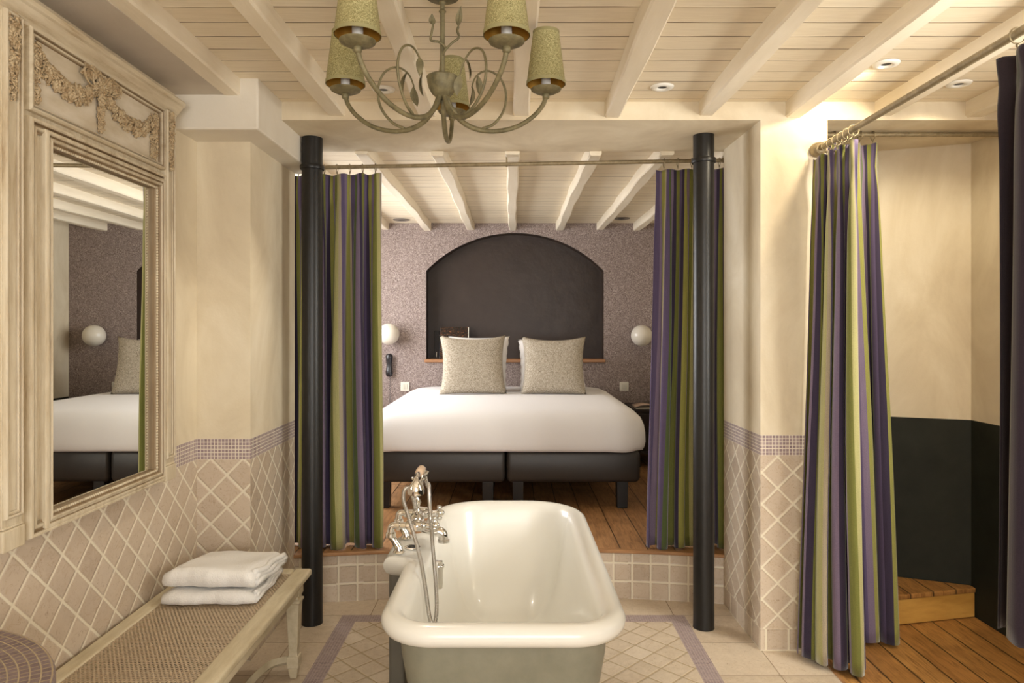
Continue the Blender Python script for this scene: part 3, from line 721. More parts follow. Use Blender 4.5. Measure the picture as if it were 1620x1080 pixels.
# mattress with bedding
def blob(x0, x1, y0, y1, z0, z1, wr, seed):
    b = MB(); n = 20; rings = []
    cxx, cyy = (x0 + x1) / 2, (y0 + y1) / 2; hx, hy = (x1 - x0) / 2, (y1 - y0) / 2
    prof = [(0, -.05), (0.02, -.012), (.10, .0), (.22, .006), (.45, .004), (.62, -.004), (.78, -.022), (.9, -.055), (.97, -.10), (1.0, -.17), (1.0, -.30), (1.005, -.5), (1.005, -.7)]
    for pz, ins in prof:
        ring = []
        for q in range(4):
            for k in range(n):
                th = PI / 2 * (q + k / n)
                c, s_ = math.cos(th), math.sin(th); e = 2 / 14
                X = math.copysign(abs(c) ** e, c); Y = math.copysign(abs(s_) ** e, s_)
                w = wr * math.sin(9 * th + seed) * (.4 + .6 * (pz < .1)) * (1 if pz < .5 else .3)
                kx = max(.02, hx + ins + w); ky = max(.02, hy + ins * (1 if Y < 0 else .3) + w)
                ring.append((cxx + X * kx, cyy + Y * ky, lerp(z0, z1, pz) + (.004 * math.sin(7 * th + seed) if pz < .03 else 0)))
        rings.append(ring)
    b.loft(rings, True, True); return b
b = blob(-.985, .893, 4.585, 6.60, ZF + .375, ZF + .645, .004, 1.0); b.build('bedding', M['duvet'], t, smooth=True, angle=60)

def pillow(name, label, cat, c, w, h, th, lean, yaw, mat, group, seed, pinch=.15, frill=0):
    t = thing(name, label, cat, (c[0], c[1], c[2]), group)
    rnd = random.Random(seed); n = 26; top = []; bot = []
    def pt(i, j, sgn):
        u = i / n * 2 - 1; v = j / n * 2 - 1
        inset = 1 - pinch * .75 * (1 - abs(v) ** 2.2) * abs(u) ** 3; inv = 1 - (pinch if v > 0 else pinch * .22) * (1 - abs(u) ** 2.2) * abs(v) ** 3
        x = u * w / 2 * inset; z = v * h / 2 * inv
        y = sgn * th / 2 * ((1 - u ** 4) * (1 - v ** 4)) ** .55 * (1 + .06 * math.sin(3 * u + seed) * math.cos(2.5 * v))
        if frill and (abs(u) > .85): y += frill * math.sin(v * 16 + seed); x += math.copysign(frill * .6 * math.sin(v * 11 + seed), u)
        return Vector((x, y, z))
    Rm = Matrix.Rotation(yaw, 3, 'Z') @ Matrix.Rotation(-lean, 3, 'X')
    lo = min((Rm @ pt(i, j, s)).z for i in range(n + 1) for j in range(n + 1) for s in (-1, 1))
    b = MB()
    for sgn in (-1, 1):
        vs = []; fs = []
        for j in range(n + 1):
            for i in range(n + 1):
                p = Rm @ pt(i, j, sgn); vs.append((c[0] + p.x, c[1] + p.y, c[2] + p.z - lo))
        for j in range(n):
            for i in range(n):
                a = j * (n + 1) + i; fs.append((a, a + 1, a + n + 2, a + n + 1))
        b.add(vs, fs)
    o = b.build('pillow_cover', mat, t, smooth=True)
    me = o.data; bm = bmesh.new(); bm.from_mesh(me); bmesh.ops.remove_doubles(bm, verts=bm.verts, dist=1e-5); bmesh.ops.recalc_face_normals(bm, faces=bm.faces); bm.to_mesh(me); bm.free()
    return t
ZBED = ZF + .647
pillow('cushion', 'beige speckled square cushion on the bed in front of the dark picture', 'cushion', (-.335, 5.83, ZBED), .555, .50, .15, math.radians(14), .10, M['cushion'], 'beige speckled cushions', 1)
pillow('cushion', 'beige speckled square cushion on the bed beneath the bare half of the arched niche', 'cushion', (.335, 5.83, ZBED), .54, .49, .15, math.radians(14), -.06, M['cushion'], 'beige speckled cushions', 2)
pillow('pillow', 'white pillow propped behind the cushion in front of the dark picture', 'pillow', (-.315, 6.10, ZBED), .54, .50, .14, math.radians(18), -.16, M['white_linen'], 'white bed pillows', 3, .08, .010)
pillow('pillow', 'white pillow propped behind the cushion beneath the bare half of the niche', 'pillow', (.335, 6.10, ZBED), .57, .47, .14, math.radians(18), .10, M['white_linen'], 'white bed pillows', 4, .08, .010)

# ------------------------------------------------------------------ things on and by the back wall
t = thing('niche_shelf', 'thin brown wooden shelf at the bottom of the arched niche', 'shelf', (0, YBACK, NZ0))
b = MB(); b.box(NX0 - .015, NX1 + .015, YBACK - .03, YBACK + ND - .002, NZ0 + .001, NZ0 + .032); b.build('board', M['sill'], t, bevel=.008, seg=3)
t = thing('picture', 'dark glossy print with orange flecks leaning in the niche', 'picture', (-.545, YBACK + .08, NZ0 + .033))
b = MB()
def leanbox(b, x0, x1, z0, z1, th, yb, yt, off=0):
    vs = []
    for z, y in ((z0, yb), (z1, yt)):
        for x in (x0, x1):
            for d in (0, th): vs.append((x, y - off + d, z))
    b.add(vs, [(0, 1, 3, 2), (4, 6, 7, 5), (0, 2, 6, 4), (1, 5, 7, 3), (0, 4, 5, 1), (2, 3, 7, 6)])
leanbox(b, -.70, -.425, NZ0 + .034, NZ0 + .335, .018, YBACK + .04, YBACK + .10); b.build('panel', M['print'], t, bevel=.002)
b = MB(); leanbox(b, -.432, -.425, NZ0 + .036, NZ0 + .333, .004, YBACK + .04, YBACK + .10, .004); b.build('pale_edge', M['switch'], t)
t = thing('picture', 'narrow black frame standing in the niche beside the orange flecked print', 'picture', (-.73, YBACK + .11, NZ0 + .033))
b = MB(); leanbox(b, -.76, -.708, NZ0 + .034, NZ0 + .30, .015, YBACK + .09, YBACK + .13); b.build('panel', M['black_plastic'], t, bevel=.002)
b = MB(); leanbox(b, -.735, -.733, NZ0 + .05, NZ0 + .17, .002, YBACK + .09, YBACK + .13, .006); b.build('metal_strip', M['chrome'], t)
def globe(x, z, label):
    t = thing('wall_lamp', label, 'lamp', (x, YBACK, z), 'white globe wall lamps')
    b = MB(); b.lathe([(.045, 0), (.045, -.012), (.03, -.02), (.03, -.03)], (x, YBACK - .001, z), (0, 1, 0), 24); b.build('wall_mount', M['black_plastic'], t, smooth=True, angle=40)
    b = MB(); b.ball((x, YBACK - .115, z), .099, 32); b.build('globe', M['globe'], t, smooth=True)
globe(-1.155, 1.40, 'white glass globe lamp on the wallpaper above the black telephone')
globe(1.19, 1.385, 'white glass globe lamp on the wallpaper above the nightstand')
def switch(x, z, label):
    t = thing('light_switch', label, 'switch', (x, YBACK, z), 'square wall switches')
    b = MB(); b.box(x - .042, x + .042, YBACK - .010, YBACK - .001, z - .042, z + .042); b.build('plate', M['switch'], t, bevel=.003)
    for dx in (-.0125, .0125):
        b = MB(); b.box(x + dx - .011, x + dx + .011, YBACK - .014, YBACK - .008, z - .024, z + .024); b.build('rocker', M['switch_key'], t, bevel=.002)
switch(-1.02, .905, 'square ivory switch on the wallpaper below the telephone')
switch(1.045, .905, 'square ivory switch on the wallpaper beside the nightstand')
t = thing('telephone', 'black telephone handset mounted on the wallpaper with hanging cord', 'telephone', (-1.163, YBACK, 1.11))
b = MB(); b.tube([(-1.163, YBACK - .012, z) for z in (1.055, 1.16)], .033, 18, flat=.4)
b.build('cradle', M['black_plastic'], t, smooth=True, angle=50)
b = MB(); rs = [];
for z, r in ((1.0, .012), (1.01, .026), (1.03, .03), (1.06, .026), (1.11, .021), (1.155, .026), (1.185, .03), (1.205, .026), (1.213, .012)):
    rs.append([(-1.163 + r * 1.15 * math.cos(2 * PI * k / 16), YBACK - .04 + r * .7 * math.sin(2 * PI * k / 16), z) for k in range(16)])
b.loft(rs, True, True); b.build('handset', M['black_plastic'], t, smooth=True)
b = MB(); b.tube([(-1.160 + .004 * math.sin(k * 2.1), YBACK - .02 + .004 * math.cos(k * 2.1), 1.0 - k * .006) for k in range(44)], .0022, 6); b.build('cord', M['black_plastic'], t, smooth=True)
# nightstand
t = thing('nightstand', 'dark wooden nightstand between the bed and the curtain', 'nightstand', (1.25, 6.2, ZF))
b = MB(); b.box(1.03, 1.46, 5.98, 6.50, ZF + .475, ZF + .50); b.build('tabletop', M['nightstand'], t, bevel=.004)
b = MB(); b.box(1.05, 1.44, 6.0, 6.48, ZF + .14, ZF + .475); cab = b.build('cabinet', M['nightstand'], t, bevel=.003)
b = MB(); b.box(1.07, 1.42, 5.99, 6.0, ZF + .30, ZF + .455); dr = b.build('drawer', M['nightstand'], t, bevel=.003)
b = MB(); b.ball((1.245, 5.978, ZF + .38), .012, 12); b.build('knob', M['rod'], dr, smooth=True)
for lx in (1.07, 1.42):
    for ly in (6.02, 6.46):
        b = MB(); b.box(lx - .018, lx + .018, ly - .018, ly + .018, ZF + .001, ZF + .14); b.build('leg', M['nightstand'], t)
t = thing('magazine', 'open pinkish leaflet lying on the dark nightstand', 'magazine', (1.14, 6.1, ZF + .501))
b = MB(); rs = [[(1.045 + i * .022, y, ZF + .502 + .022 * abs(math.sin(PI * i / 8)) * (1 - .3 * (y > 6.1)) + .012) for i in range(9)] for y in (6.0, 6.1, 6.2)]
b.loft(rs, closed=False); b.build('pages', M['paper'], t, smooth=True, solid=.006)
b = MB(); b.box(1.05, 1.22, 6.0, 6.2, ZF + .501, ZF + .508); b.build('cover', M['switch'], t)

# ------------------------------------------------------------------ bathtub
TX, TY0, TY1 = -.030, 1.975, 3.475; TH = .372
t = thing('bathtub', 'freestanding cream enamel bathtub with grey green painted outside', 'bathtub', (TX, 2.7, 0))
def outline(d, n=16):
    """rounded plan outline inset by d, returns points ccw from far right"""
    pts = []
    w0, w1 = TH, .362                     # half width near / far
    rn, rf = .17, .27
    for cxs, yend, r, w, a in ((1, TY1, rf, w1, 0), (-1, TY1, rf, w1, 90), (-1, TY0, rn, w0, 180), (1, TY0, rn, w0, 270)):
        cxx = TX + cxs * (w - r); cyy = yend - r if yend == TY1 else yend + r
        rr = max(.015, r - d)
        dd = max(0, d - (r - .015))
        cxx -= cxs * dd; cyy += -dd if yend == TY1 else dd
        for k in range(n + 1):
            th = math.radians(a + 90 * k / n); pts.append((cxx + rr * math.cos(th), cyy + rr * math.sin(th)))
    # densify the long straight sides
    out = []
    m = len(pts)
    for i in range(m):
        p, q = pts[i], pts[(i + 1) % m]; out.append(p)
        dist = math.hypot(q[0] - p[0], q[1] - p[1])
        if i in (n, 3 * n + 2): k = 10
        elif i in (2 * n + 1, 4 * n + 3): k = 40
        else: k = 1
        for s_ in range(1, k): out.append((lerp(p[0], q[0], s_ / k), lerp(p[1], q[1], s_ / k)))
    return out
LY0, LY1 = 2.585, 2.885
def ledge(y): return sstep(LY0 - .018, LY0 + .012, y) * (1 - sstep(LY1 - .012, LY1 + .018, y))
def ring(d, z, push=0.0, yk=0.0, xk=0.0, yn=0.0):
    r = []
    for x, y in outline(d):
        if push and x < TX: x -= push * ledge(y)
        f = (y - TY0) / (TY1 - TY0)
        y = y - yk * sstep(.5, 1, f) + yn * (1 - sstep(0, .5, f)); x = TX + (x - TX) * (1 - xk * sstep(.5, 1, f))
        r.append((x, y, z))
    return r
RIM = .60; LP = .085
b = MB()
rs = [ring(.056, RIM - .052, .0), ring(.03, RIM - .054, LP), ring(.012, RIM - .046, LP), ring(.002, RIM - .030, LP), ring(0, RIM - .016, LP), ring(.006, RIM - .002, LP), ring(.02, RIM + .009, LP), ring(.038, RIM + .012, LP * .97),
      ring(.058, RIM + .006, LP * .5), ring(.072, RIM - .008, .0), ring(.082, RIM - .03), ring(.091, RIM - .07), ring(.104, .45, 0, .02, .01, .01), ring(.122, .36, 0, .05, .02, .02), ring(.147, .28, 0, .09, .03, .04), ring(.180, .22, 0, .13, .04, .06), ring(.225, .18, 0, .16, .05, .07), ring(.27, .163, 0, .18, .05, .08), ring(.335, .158, 0, .15, .0, .08)]
b.loft(rs, False, True); b.build('basin', M['enamel'], t, smooth=True)
b = MB()
rs = [ring(.056, RIM - .051), ring(.062, .48), ring(.076, .40, 0, .01), ring(.098, .30, 0, .05, .02, .01), ring(.128, .22, 0, .10, .03, .03), ring(.170, .165, 0, .14, .04, .05), ring(.22, .138, 0, .16, .05, .06), ring(.335, .13, 0, .15, 0, .08)]
b.loft(rs, False, True); b.build('tub_body', M['tub_grey'], t, smooth=True)
for fx in (-.27, .27):
    for fy in (2.28, 3.02):
        b = MB(); sx = 1 if fx > 0 else -1
        pts = bez([(TX + fx * .72, fy, .19), (TX + fx * 1.0, fy, .16), (TX + fx * 1.12, fy, .09), (TX + fx * 1.05, fy, .045), (TX + fx * 1.10, fy, .018)], 5)
        b.tube(pts, [.045, .044, .043, .042, .041, .04, .038, .036, .034, .031, .028, .026, .025, .024, .024, .024, .025, .026, .026, .025, .018], 12)
        b.ball((TX + fx * 1.10, fy, .024), .023, 14); b.build('foot', M['tub_grey'], t, smooth=True)
b = MB(); b.box(TX - TH - LP + .022, TX - TH - .004, LY0 + .03, LY1 - .03, .002, RIM - .05); b.build('pipe_casing', M['casing'], t, bevel=.012, seg=3)
b = MB(); b.lathe([(.030, .0), (.030, .002), (.022, .003), (.020, .001)], (TX - TH + .012, 2.715, RIM + .0105), (0, 0, 1), 24); b.build('overflow_grate', M['chrome'], t, smooth=True, angle=40)
b = MB(); b.lathe([(.017, 0), (.016, .008), (.011, .009)], (TX - TH + .012, 2.715, RIM + .0075), n=20); b.build('overflow_hole', M['dark_hole'], t, smooth=True, angle=40)
b = MB(); b.lathe([(.0, -.055), (.016, -.053), (.018, -.04), (.018, .04), (.016, .05), (0, .052)], (TX - TH + .112, 2.72, .505), (0, 0, 1), 18); b.lathe([(.022, -.006), (.024, 0), (.022, .006)], (TX - TH + .112, 2.72, .535), n=18)
b.tube([(TX - TH + .07, 2.72, .51), (TX - TH + .11, 2.72, .51)], .012, 10); b.build('overflow_knob', M['chrome'], t, smooth=True, angle=40)

# ------------------------------------------------------------------ bath mixer tap
t = thing('mixer_tap', 'chrome bath mixer with telephone handset on the bathtub ledge', 'faucet', (-.42, 2.73, RIM + .012))
ZV = .716
def cap(b, c, ax, r): b.lathe([(r * .6, -r * .5), (r, -r * .35), (r, r * .35), (r * .6, r * .5)], c, ax, 14)
BXM = -.374
body = MB()
body.tube([(BXM, 2.60, ZV), (BXM, 2.86, ZV)], .016, 14)
body.ball((BXM, 2.73, ZV), .028, 18, sc=(1, 1.3, 1))
body.tube([(BXM, 2.73, ZV), (BXM, 2.73, ZV + .03)], .017, 14)
for y in (2.64, 2.82):
    body.lathe([(.012, -.082), (.012, -.066), (.018, -.064), (.018, -.054), (.013, -.051), (.013, -.03), (.020, -.026), (.022, 0), (.022, .028), (.017, .032), (.019, .038), (.017, .044), (.009, .048), (.009, .066)], (BXM, y, ZV), (1, 0, 0), 18)
body.build('valve_body', M['chrome'], t, smooth=True, angle=40)
for y in (2.64, 2.82):
    b = MB()
    b.tube(bez([(BXM - .075, y, ZV), (BXM - .082, y, ZV - .003), (BXM - .086, y, ZV - .012), (BXM - .0865, y, ZV - .034)], 5) + [Vector((BXM - .0865, y, ZV - .040)), Vector((-.452, y, ZV - .05)), Vector((-.432, y, RIM + .036)), Vector((-.430, y, RIM + .020))], [.0135] * 17 + [.0125, .0155, .0175], 16)
    b.lathe([(.016, -.008), (.019, -.006), (.019, .008), (.015, .012)], (BXM - .0865, y, ZV - .036), (0, 0, 1), 18)
    b.lathe([(.022, 0), (.023, .003), (.021, .007), (.018, .010)], (-.430, y, RIM + .0135), (0, 0, 1), 22)
    b.build('supply_leg', M['chrome'], t, smooth=True, angle=40)
    h = MB(); hx = BXM + .078; h.lathe([(.010, -.012), (.013, -.008), (.013, .01), (.009, .016), (.004, .02)], (hx, y, ZV), (1, 0, 0), 14)
    for k in range(4):
        a = k * PI / 2 + (.5 if y > 2.7 else .15); dy, dz = math.cos(a), math.sin(a)
        h.tube([(hx, y + dy * .006, ZV + dz * .006), (hx, y + dy * .024, ZV + dz * .024)], .0055, 8); h.ball((hx, y + dy * .029, ZV + dz * .029), .0095, 10)
    h.build('cross_handle', M['chrome'], t, smooth=True)
b = MB(); b.tube(bez([(BXM, 2.73, ZV - .012), (-.352, 2.73, ZV - .035), (-.325, 2.725, ZV - .042), (-.300, 2.725, ZV - .045), (-.276, 2.725, ZV - .056), (-.270, 2.725, ZV - .085)], 6), [.016] * 12 + [.0165, .017, .0175, .018, .0185, .019, .0195, .02, .02, .02] + [.02] * 9, 16)
b.lathe([(.023, -.005), (.023, .004), (.02, .006)], (-.270, 2.725, ZV - .083), n=18); b.build('spout', M['chrome'], t, smooth=True, angle=45)
b = MB(); b.lathe([(.016, 0), (.012, .008), (.009, .02), (.012, .03), (.016, .037), (.012, .045), (.008, .055), (.008, .075), (.013, .082), (.014, .09), (.009, .098)], (BXM, 2.73, ZV + .028), n=16)
ct = ZV + .12; HX = -.362
for s_ in (-1, 1):
    b.tube(bez([(BXM, 2.73, ct), (HX, 2.73 + s_ * .03, ct + .002), (HX, 2.73 + s_ * .055, ct + .012), (HX, 2.73 + s_ * .062, ct + .04)], 5), .006, 10)
    b.tube(bez([(HX - .023, 2.73 + s_ * .062, ct + .055), (HX - .013, 2.73 + s_ * .062, ct + .043), (HX, 2.73 + s_ * .062, ct + .038), (HX + .013, 2.73 + s_ * .062, ct + .043), (HX + .023, 2.73 + s_ * .062, ct + .055)], 4), .0055, 10)
b.build('cradle', M['chrome'], t, smooth=True, angle=45)
hz = ct + .060
hs = MB(); hs.tube(bez([(HX, 2.612, hz - .022), (HX, 2.618, hz - .004), (HX, 2.645, hz + .006), (HX, 2.69, hz + .006)], 5) + [Vector((HX, 2.78, hz + .006)), Vector((HX, 2.80, hz + .004)), Vector((HX + .003, 2.818, hz - .004)), Vector((HX + .006, 2.822, hz - .022))], .0098, 12)
hs.lathe([(.008, .014), (.014, .008), (.026, -.010), (.032, -.028), (.033, -.036), (.029, -.038), (.0, -.039)], (HX, 2.612, hz - .016), (0, -.25, 1), 22)
hs.lathe([(.010, -.012), (.014, -.01), (.014, .0), (.010, .004)], (HX + .006, 2.822, hz - .018), (0, 0, 1), 14)
hnd = hs.build('handset', M['chrome'], t, smooth=True, angle=45)
b = MB(); b.lathe([(.0105, 0), (.0155, .008), (.0165, .045), (.0155, .083), (.0105, .092)], (HX, 2.685, hz + .006), (0, 1, 0), 18); b.build('grip', M['ivory'], hnd, smooth=True)
b = MB(); b.tube(bez([(HX + .006, 2.822, hz - .02), (-.345, 2.815, hz - .07), (-.330, 2.74, .845), (-.309, 2.60, .785), (-.297, 2.565, .69), (-.276, 2.47, .60), (-.262, 2.40, .52), (-.262, 2.37, .475), (-.271, 2.355, .462), (-.283, 2.365, .49), (-.300, 2.405, .56), (-.322, 2.455, .635), (-.352, 2.52, .70), (-.385, 2.585, .76), (-.407, 2.612, .81), (-.410, 2.63, .845), (-.400, 2.66, .852), (-.388, 2.69, .82), (-.377, 2.715, ZV + .036)], 12), .0072, 10)
b.build('hose', M['hose'], t, smooth=True)

# ------------------------------------------------------------------ cane bench
BX0, BX1, BYN, BYE, BZ = -1.372, -.857, 1.78, 2.992, .436
t = thing('cane_bench', 'cream painted bench with woven cane seat under the big mirror', 'bench', ((BX0 + BX1) / 2, 2.4, 0))
b = MB(); fw = .062
def rail(b, x0, x1, y0, y1):
    b.box(x0, x1, y0, y1, BZ - .030, BZ)
b.box(BX0, BX0 + fw, BYN, BYE, BZ - .030, BZ); b.box(BX1 - fw - .01, BX1, BYN, BYE, BZ - .030, BZ)
b.box(BX0 + fw, BX1 - fw - .01, BYE - fw, BYE, BZ - .030, BZ - .0005); b.box(BX0 + fw, BX1 - fw - .01, BYN, BYN + fw, BZ - .030, BZ - .0005)
b.build('seat_frame', M['bench'], t, bevel=.011, seg=4)
b = MB(); x0, x1, y0, y1 = BX0 + fw - .004, BX1 - fw - .006, BYN + fw - .004, BYE - fw + .004
b.quad((x0, y0, BZ - .004), (x1, y0, BZ - .004), (x1, y1, BZ - .004), (x0, y1, BZ - .004), [(x0, y0), (x1, y0), (x1, y1), (x0, y1)]); b.build('cane_seat', M['cane'], t)
b = MB()
ins = .03
b.box(BX0 + ins, BX1 - ins, BYE - ins - .025, BYE - ins, BZ - .085, BZ - .031); b.box(BX0 + ins, BX1 - ins, BYN + ins, BYN + ins + .025, BZ - .085, BZ - .031)
b.box(BX0 + ins - .02, BX0 + ins + .005, BYN + ins, BYE - ins, BZ - .085, BZ - .031); b.box(BX1 - ins - .025, BX1 - ins, BYN + ins, BYE - ins, BZ - .085, BZ - .031)
b.build('apron', M['bench'], t, bevel=.004)
def sq(x, y, z, h): return [(x - h, y - h, z), (x + h, y - h, z), (x + h, y + h, z), (x - h, y + h, z)]
legpos = [(BX1 - .058, BYE - .062), (BX0 + .05, BYE - .062), (BX1 - .058, BYN + .062), (BX0 + .05, BYN + .062)]
for lx, ly in legpos:
    b = MB(); prof = [(.001, .013), (.030, .018), (.047, .020), (.048, .024), (.095, .024), (.096, .018), (.110, .017), (.30, .026), (.315, .027), (.318, .032), (.328, .032), (.332, .024), (.345, .024), (.348, .030), (BZ - .032, .030)]
    b.loft([sq(lx, ly, z, h) for z, h in prof], True, True); b.build('leg', M['bench'], t, bevel=.003)
for k, (y, s_) in enumerate(((BYE - .062, -1), (BYN + .062, 1))):
    b = MB(); xm = (BX0 + BX1) / 2; pts = [(BX1 - .072, y, .072), (BX1 - .10, y - s_ * -.012, .074), (BX1 - .145, y + s_ * .05, .074), (BX1 - .168, y + s_ * .14, .074), (BX1 - .185, y + s_ * .26, .074), (xm + .01, y + s_ * .34, .074)]
    for pp in (pts, [(2 * xm - p[0] - .006, p[1], p[2]) for p in pts]):
        b.tube(bez(pp, 8), .019, 4)
    if k == 0: b.tube([(xm, BYE - .39, .074), (xm, BYN + .39, .074)], .016, 4)
    b.build('stretcher', M['bench'], t, bevel=.002)

# towels
def towel(label, x0, x1, y0, y1, z0, h, seed, rot):
    t = thing('folded_towel', label, 'towel', ((x0 + x1) / 2, (y0 + y1) / 2, z0), 'white folded towels')
    rnd = random.Random(seed); cxx, cyy = (x0 + x1) / 2, (y0 + y1) / 2
    nx, nl = 26, 4; b = MB()
    def P(x, y, z):
        dx, dy = x - cxx, y - cyy; c, s_ = math.cos(rot), math.sin(rot); return (cxx + dx * c - dy * s_, cyy + dx * s_ + dy * c, BZ + .001 + (z - BZ - .001) * (1 - .30 * max(0, min(1, (y - y0) / (y1 - y0)))))
    lay = h / nl
    # outer wrap: rounded front fold profile in the y-z plane swept over x
    for k in (1,):
        za, zb = z0, z0 + h; r = (zb - za) / 2; rings = []
        for i in range(nx + 1):
            x = lerp(x0, x1, i / nx); e = .004 * math.sin(i * .5 + seed) + .002 * math.sin(i * 1.7 + k); s_ = .72 + .28 * sstep(0, 1, min(i, nx - i) / 3); prof = []
            rr = r * s_ * (1 + .05 * math.sin(i * .37 + seed)); zc = za + rr
            ya, yb = y0 + r + e, y1 - r + e * .6
            for q in range(13): th = PI / 2 + PI * q / 12; prof.append((ya + rr * 1.15 * math.cos(th), zc + rr * math.sin(th)))
            for q in range(1, 10): prof.append((lerp(ya, yb, q / 10), zc - rr))
            for q in range(13): th = -PI / 2 + PI * q / 12; prof.append((yb + rr * math.cos(th), zc + rr * math.sin(th)))
            for q in range(1, 10): prof.append((lerp(yb, ya, q / 10), zc + rr + .004 * math.sin(q * .6 + i * .25 + seed) * (k == 1)))
            rings.append([P(x, y, z) for y, z in prof])
        b.loft(rings, True, True)
    b.build('cloth', M['towel'], t, smooth=True)
    b = MB()
    for k, zz in enumerate((.22, .5, .76)):
        pts = [P(x1 - .002 + .004 * math.sin(i * .9 + k * 2), lerp(y0 + .025, y1 - .02, i / 14), z0 + h * zz + .004 * math.sin(i * .6 + k)) for i in range(15)]
        b.tube(pts, h * .15, 8)
    b.build('folded_edge', M['towel'], t, smooth=True)
    return t
towel('white folded terry towel lying directly on the cane seat', -1.300, -.958, 2.575, 2.93, BZ + .001, .050, 1, .03)
towel('white folded terry towel on top of the other towel', -1.295, -.952, 2.585, 2.94, BZ + .0600, .073, 4, -.03)

# mosaic basin stand in the near corner
t = thing('washstand', 'round washstand clad in purple mosaic beside the bench end', 'washstand', (XL + .02, 1.22, 0))
b = MB(); r = .49; n = 48; c = (XL, 1.215)
pr = [(r - .06, 0), (r - .06, .60), (r, .62), (r + .004, .64), (r + .004, .728), (r, .736)]
ang = [lerp(-PI / 2, PI / 2, i / n) for i in range(n + 1)]
rings = [[(c[0] + .004 + q * math.cos(a), c[1] + q * math.sin(a), z + .001) for a in ang] for q, z in pr]
b.loft(rings, closed=False, uvf=lambda i, j: (ang[min(j, n)] * r, pr[i][1]))
rings = [[(c[0] + .004 + q * math.cos(a), c[1] + q * math.sin(a), .737) for a in ang] for q in (r, r * .75, r * .5, .02)]
b.loft(rings, closed=False, uvf=lambda i, j: (ang[min(j, n)] * r * .9, (r, r * .75, r * .5, .02)[i]))
M['mosaic_stand'] = tile_mat('purple_mosaic_stand', [(.125, .085, .09), (.19, .14, .14), (.15, .105, .11)], .0195, .0026, (.34, .27, .17), bstr=.5, rough=.4, wob=.0003, dist=.001)
b.build('mosaic_counter', M['mosaic_stand'], t, smooth=True, angle=30)

# ------------------------------------------------------------------ trumeau mirror
XF = XL + .002
t = thing('wall_mirror', 'tall antique limed wood mirror carved with garlands above the bench', 'mirror', (XF, 2.3, .87))
Y0, Y1 = 1.834, 2.765; Z0, Z1 = .868, 2.355
PY0, PY1, PZ0, PZ1 = 2.045, 2.648, .925, 1.985      # glass
def fb(b, y0, y1, z0, z1, x1, x0=XF): b.box(x0, x1, y0, y1, z0, z1)
def moulding(b, y0, y1, z0, z1, prof):
    """rectangular picture moulding: prof list of (inset, x)"""
    rings = [[(x, y0 + d, z0 + d), (x, y1 - d, z0 + d), (x, y1 - d, z1 - d), (x, y0 + d, z1 - d)] for d, x in prof]
    b.loft(rings)
b = MB()
for y0, y1, z0, z1 in ((Y0, PY0 - .02, Z0, Z1 - .04), (PY1 + .02, Y1, Z0, Z1 - .04), (PY0 - .02, PY1 + .02, Z0, PZ0 - .02), (PY0 - .02, PY1 + .02, PZ1 + .02, Z1 - .04)): fb(b, y0, y1, z0, z1, -1.352)
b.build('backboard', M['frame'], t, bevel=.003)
for y0, y1 in ((Y0, Y0 + .076), (Y1 - .072, Y1)):
    b = MB(); fb(b, y0, y1, Z0 + .062, Z1 - .045, -1.337, -1.352)
    moulding(b, y0 + .004, y1 - .004, Z0 + .085, Z1 - .055, [(0, -1.337), (.001, -1.329), (.005, -1.326), (.009, -1.328), (.010, -1.335), (.013, -1.335), (.014, -1.331), (.017, -1.331), (.019, -1.3365)])
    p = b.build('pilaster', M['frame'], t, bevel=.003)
    b = MB(); fb(b, y0 - .004, y1 + .004, Z0, Z0 + .058, -1.330, -1.352); fb(b, y0, y1, Z0 + .058, Z0 + .066, -1.333, -1.352); b.build('plinth', M['frame'], t, bevel=.004)
b = MB(); moulding(b, PY0 - .105, PY1 + .048, PZ0 - .052, PZ1 + .062, [(0, -1.352), (0, -1.341), (.003, -1.333), (.009, -1.331), (.013, -1.334), (.015, -1.343), (.022, -1.343), (.024, -1.338), (.030, -1.337), (.034, -1.344), (.04, -1.346)])
moulding(b, PY0 - .042, PY1 + .042, PZ0 - .042, PZ1 + .042, [(0, -1.352), (0, -1.336), (.004, -1.332), (.010, -1.330), (.014, -1.332), (.016, -1.338), (.020, -1.337), (.022, -1.333), (.027, -1.331), (.030, -1.335), (.032, -1.343), (.036, -1.344), (.041, -1.350), (.041, -1.366)])
b.build('glass_moulding', M['frame'], t, smooth=True, angle=30)
b = MB()
def bead_line(b, p, q, step, r):
    p, q = Vector(p), Vector(q); n = int((q - p).length / step)
    for i in range(n + 1): b.ball(p.lerp(q, i / n), r, 6)
xb = -1.346; e = .004
for p, q in (((xb, PY0 - e, PZ0 - e), (xb, PY1 + e, PZ0 - e)), ((xb, PY1 + e, PZ0 - e), (xb, PY1 + e, PZ1 + e)), ((xb, PY1 + e, PZ1 + e), (xb, PY0 - e, PZ1 + e)), ((xb, PY0 - e, PZ1 + e), (xb, PY0 - e, PZ0 - e))): bead_line(b, p, q, .0105, .0045)
b.build('beading', M['frame'], t, smooth=True)
b = MB(); gx = lambda y: -1.3655 + .003 * (y - 2.3); y0, y1, z0, z1 = PY0 - .012, PY1 + .012, PZ0 - .012, PZ1 + .012
b.quad((gx(y0), y0, z0), (gx(y1), y1, z0), (gx(y1), y1, z1), (gx(y0), y0, z1)); b.build('mirror_glass', M['mirror'], t)
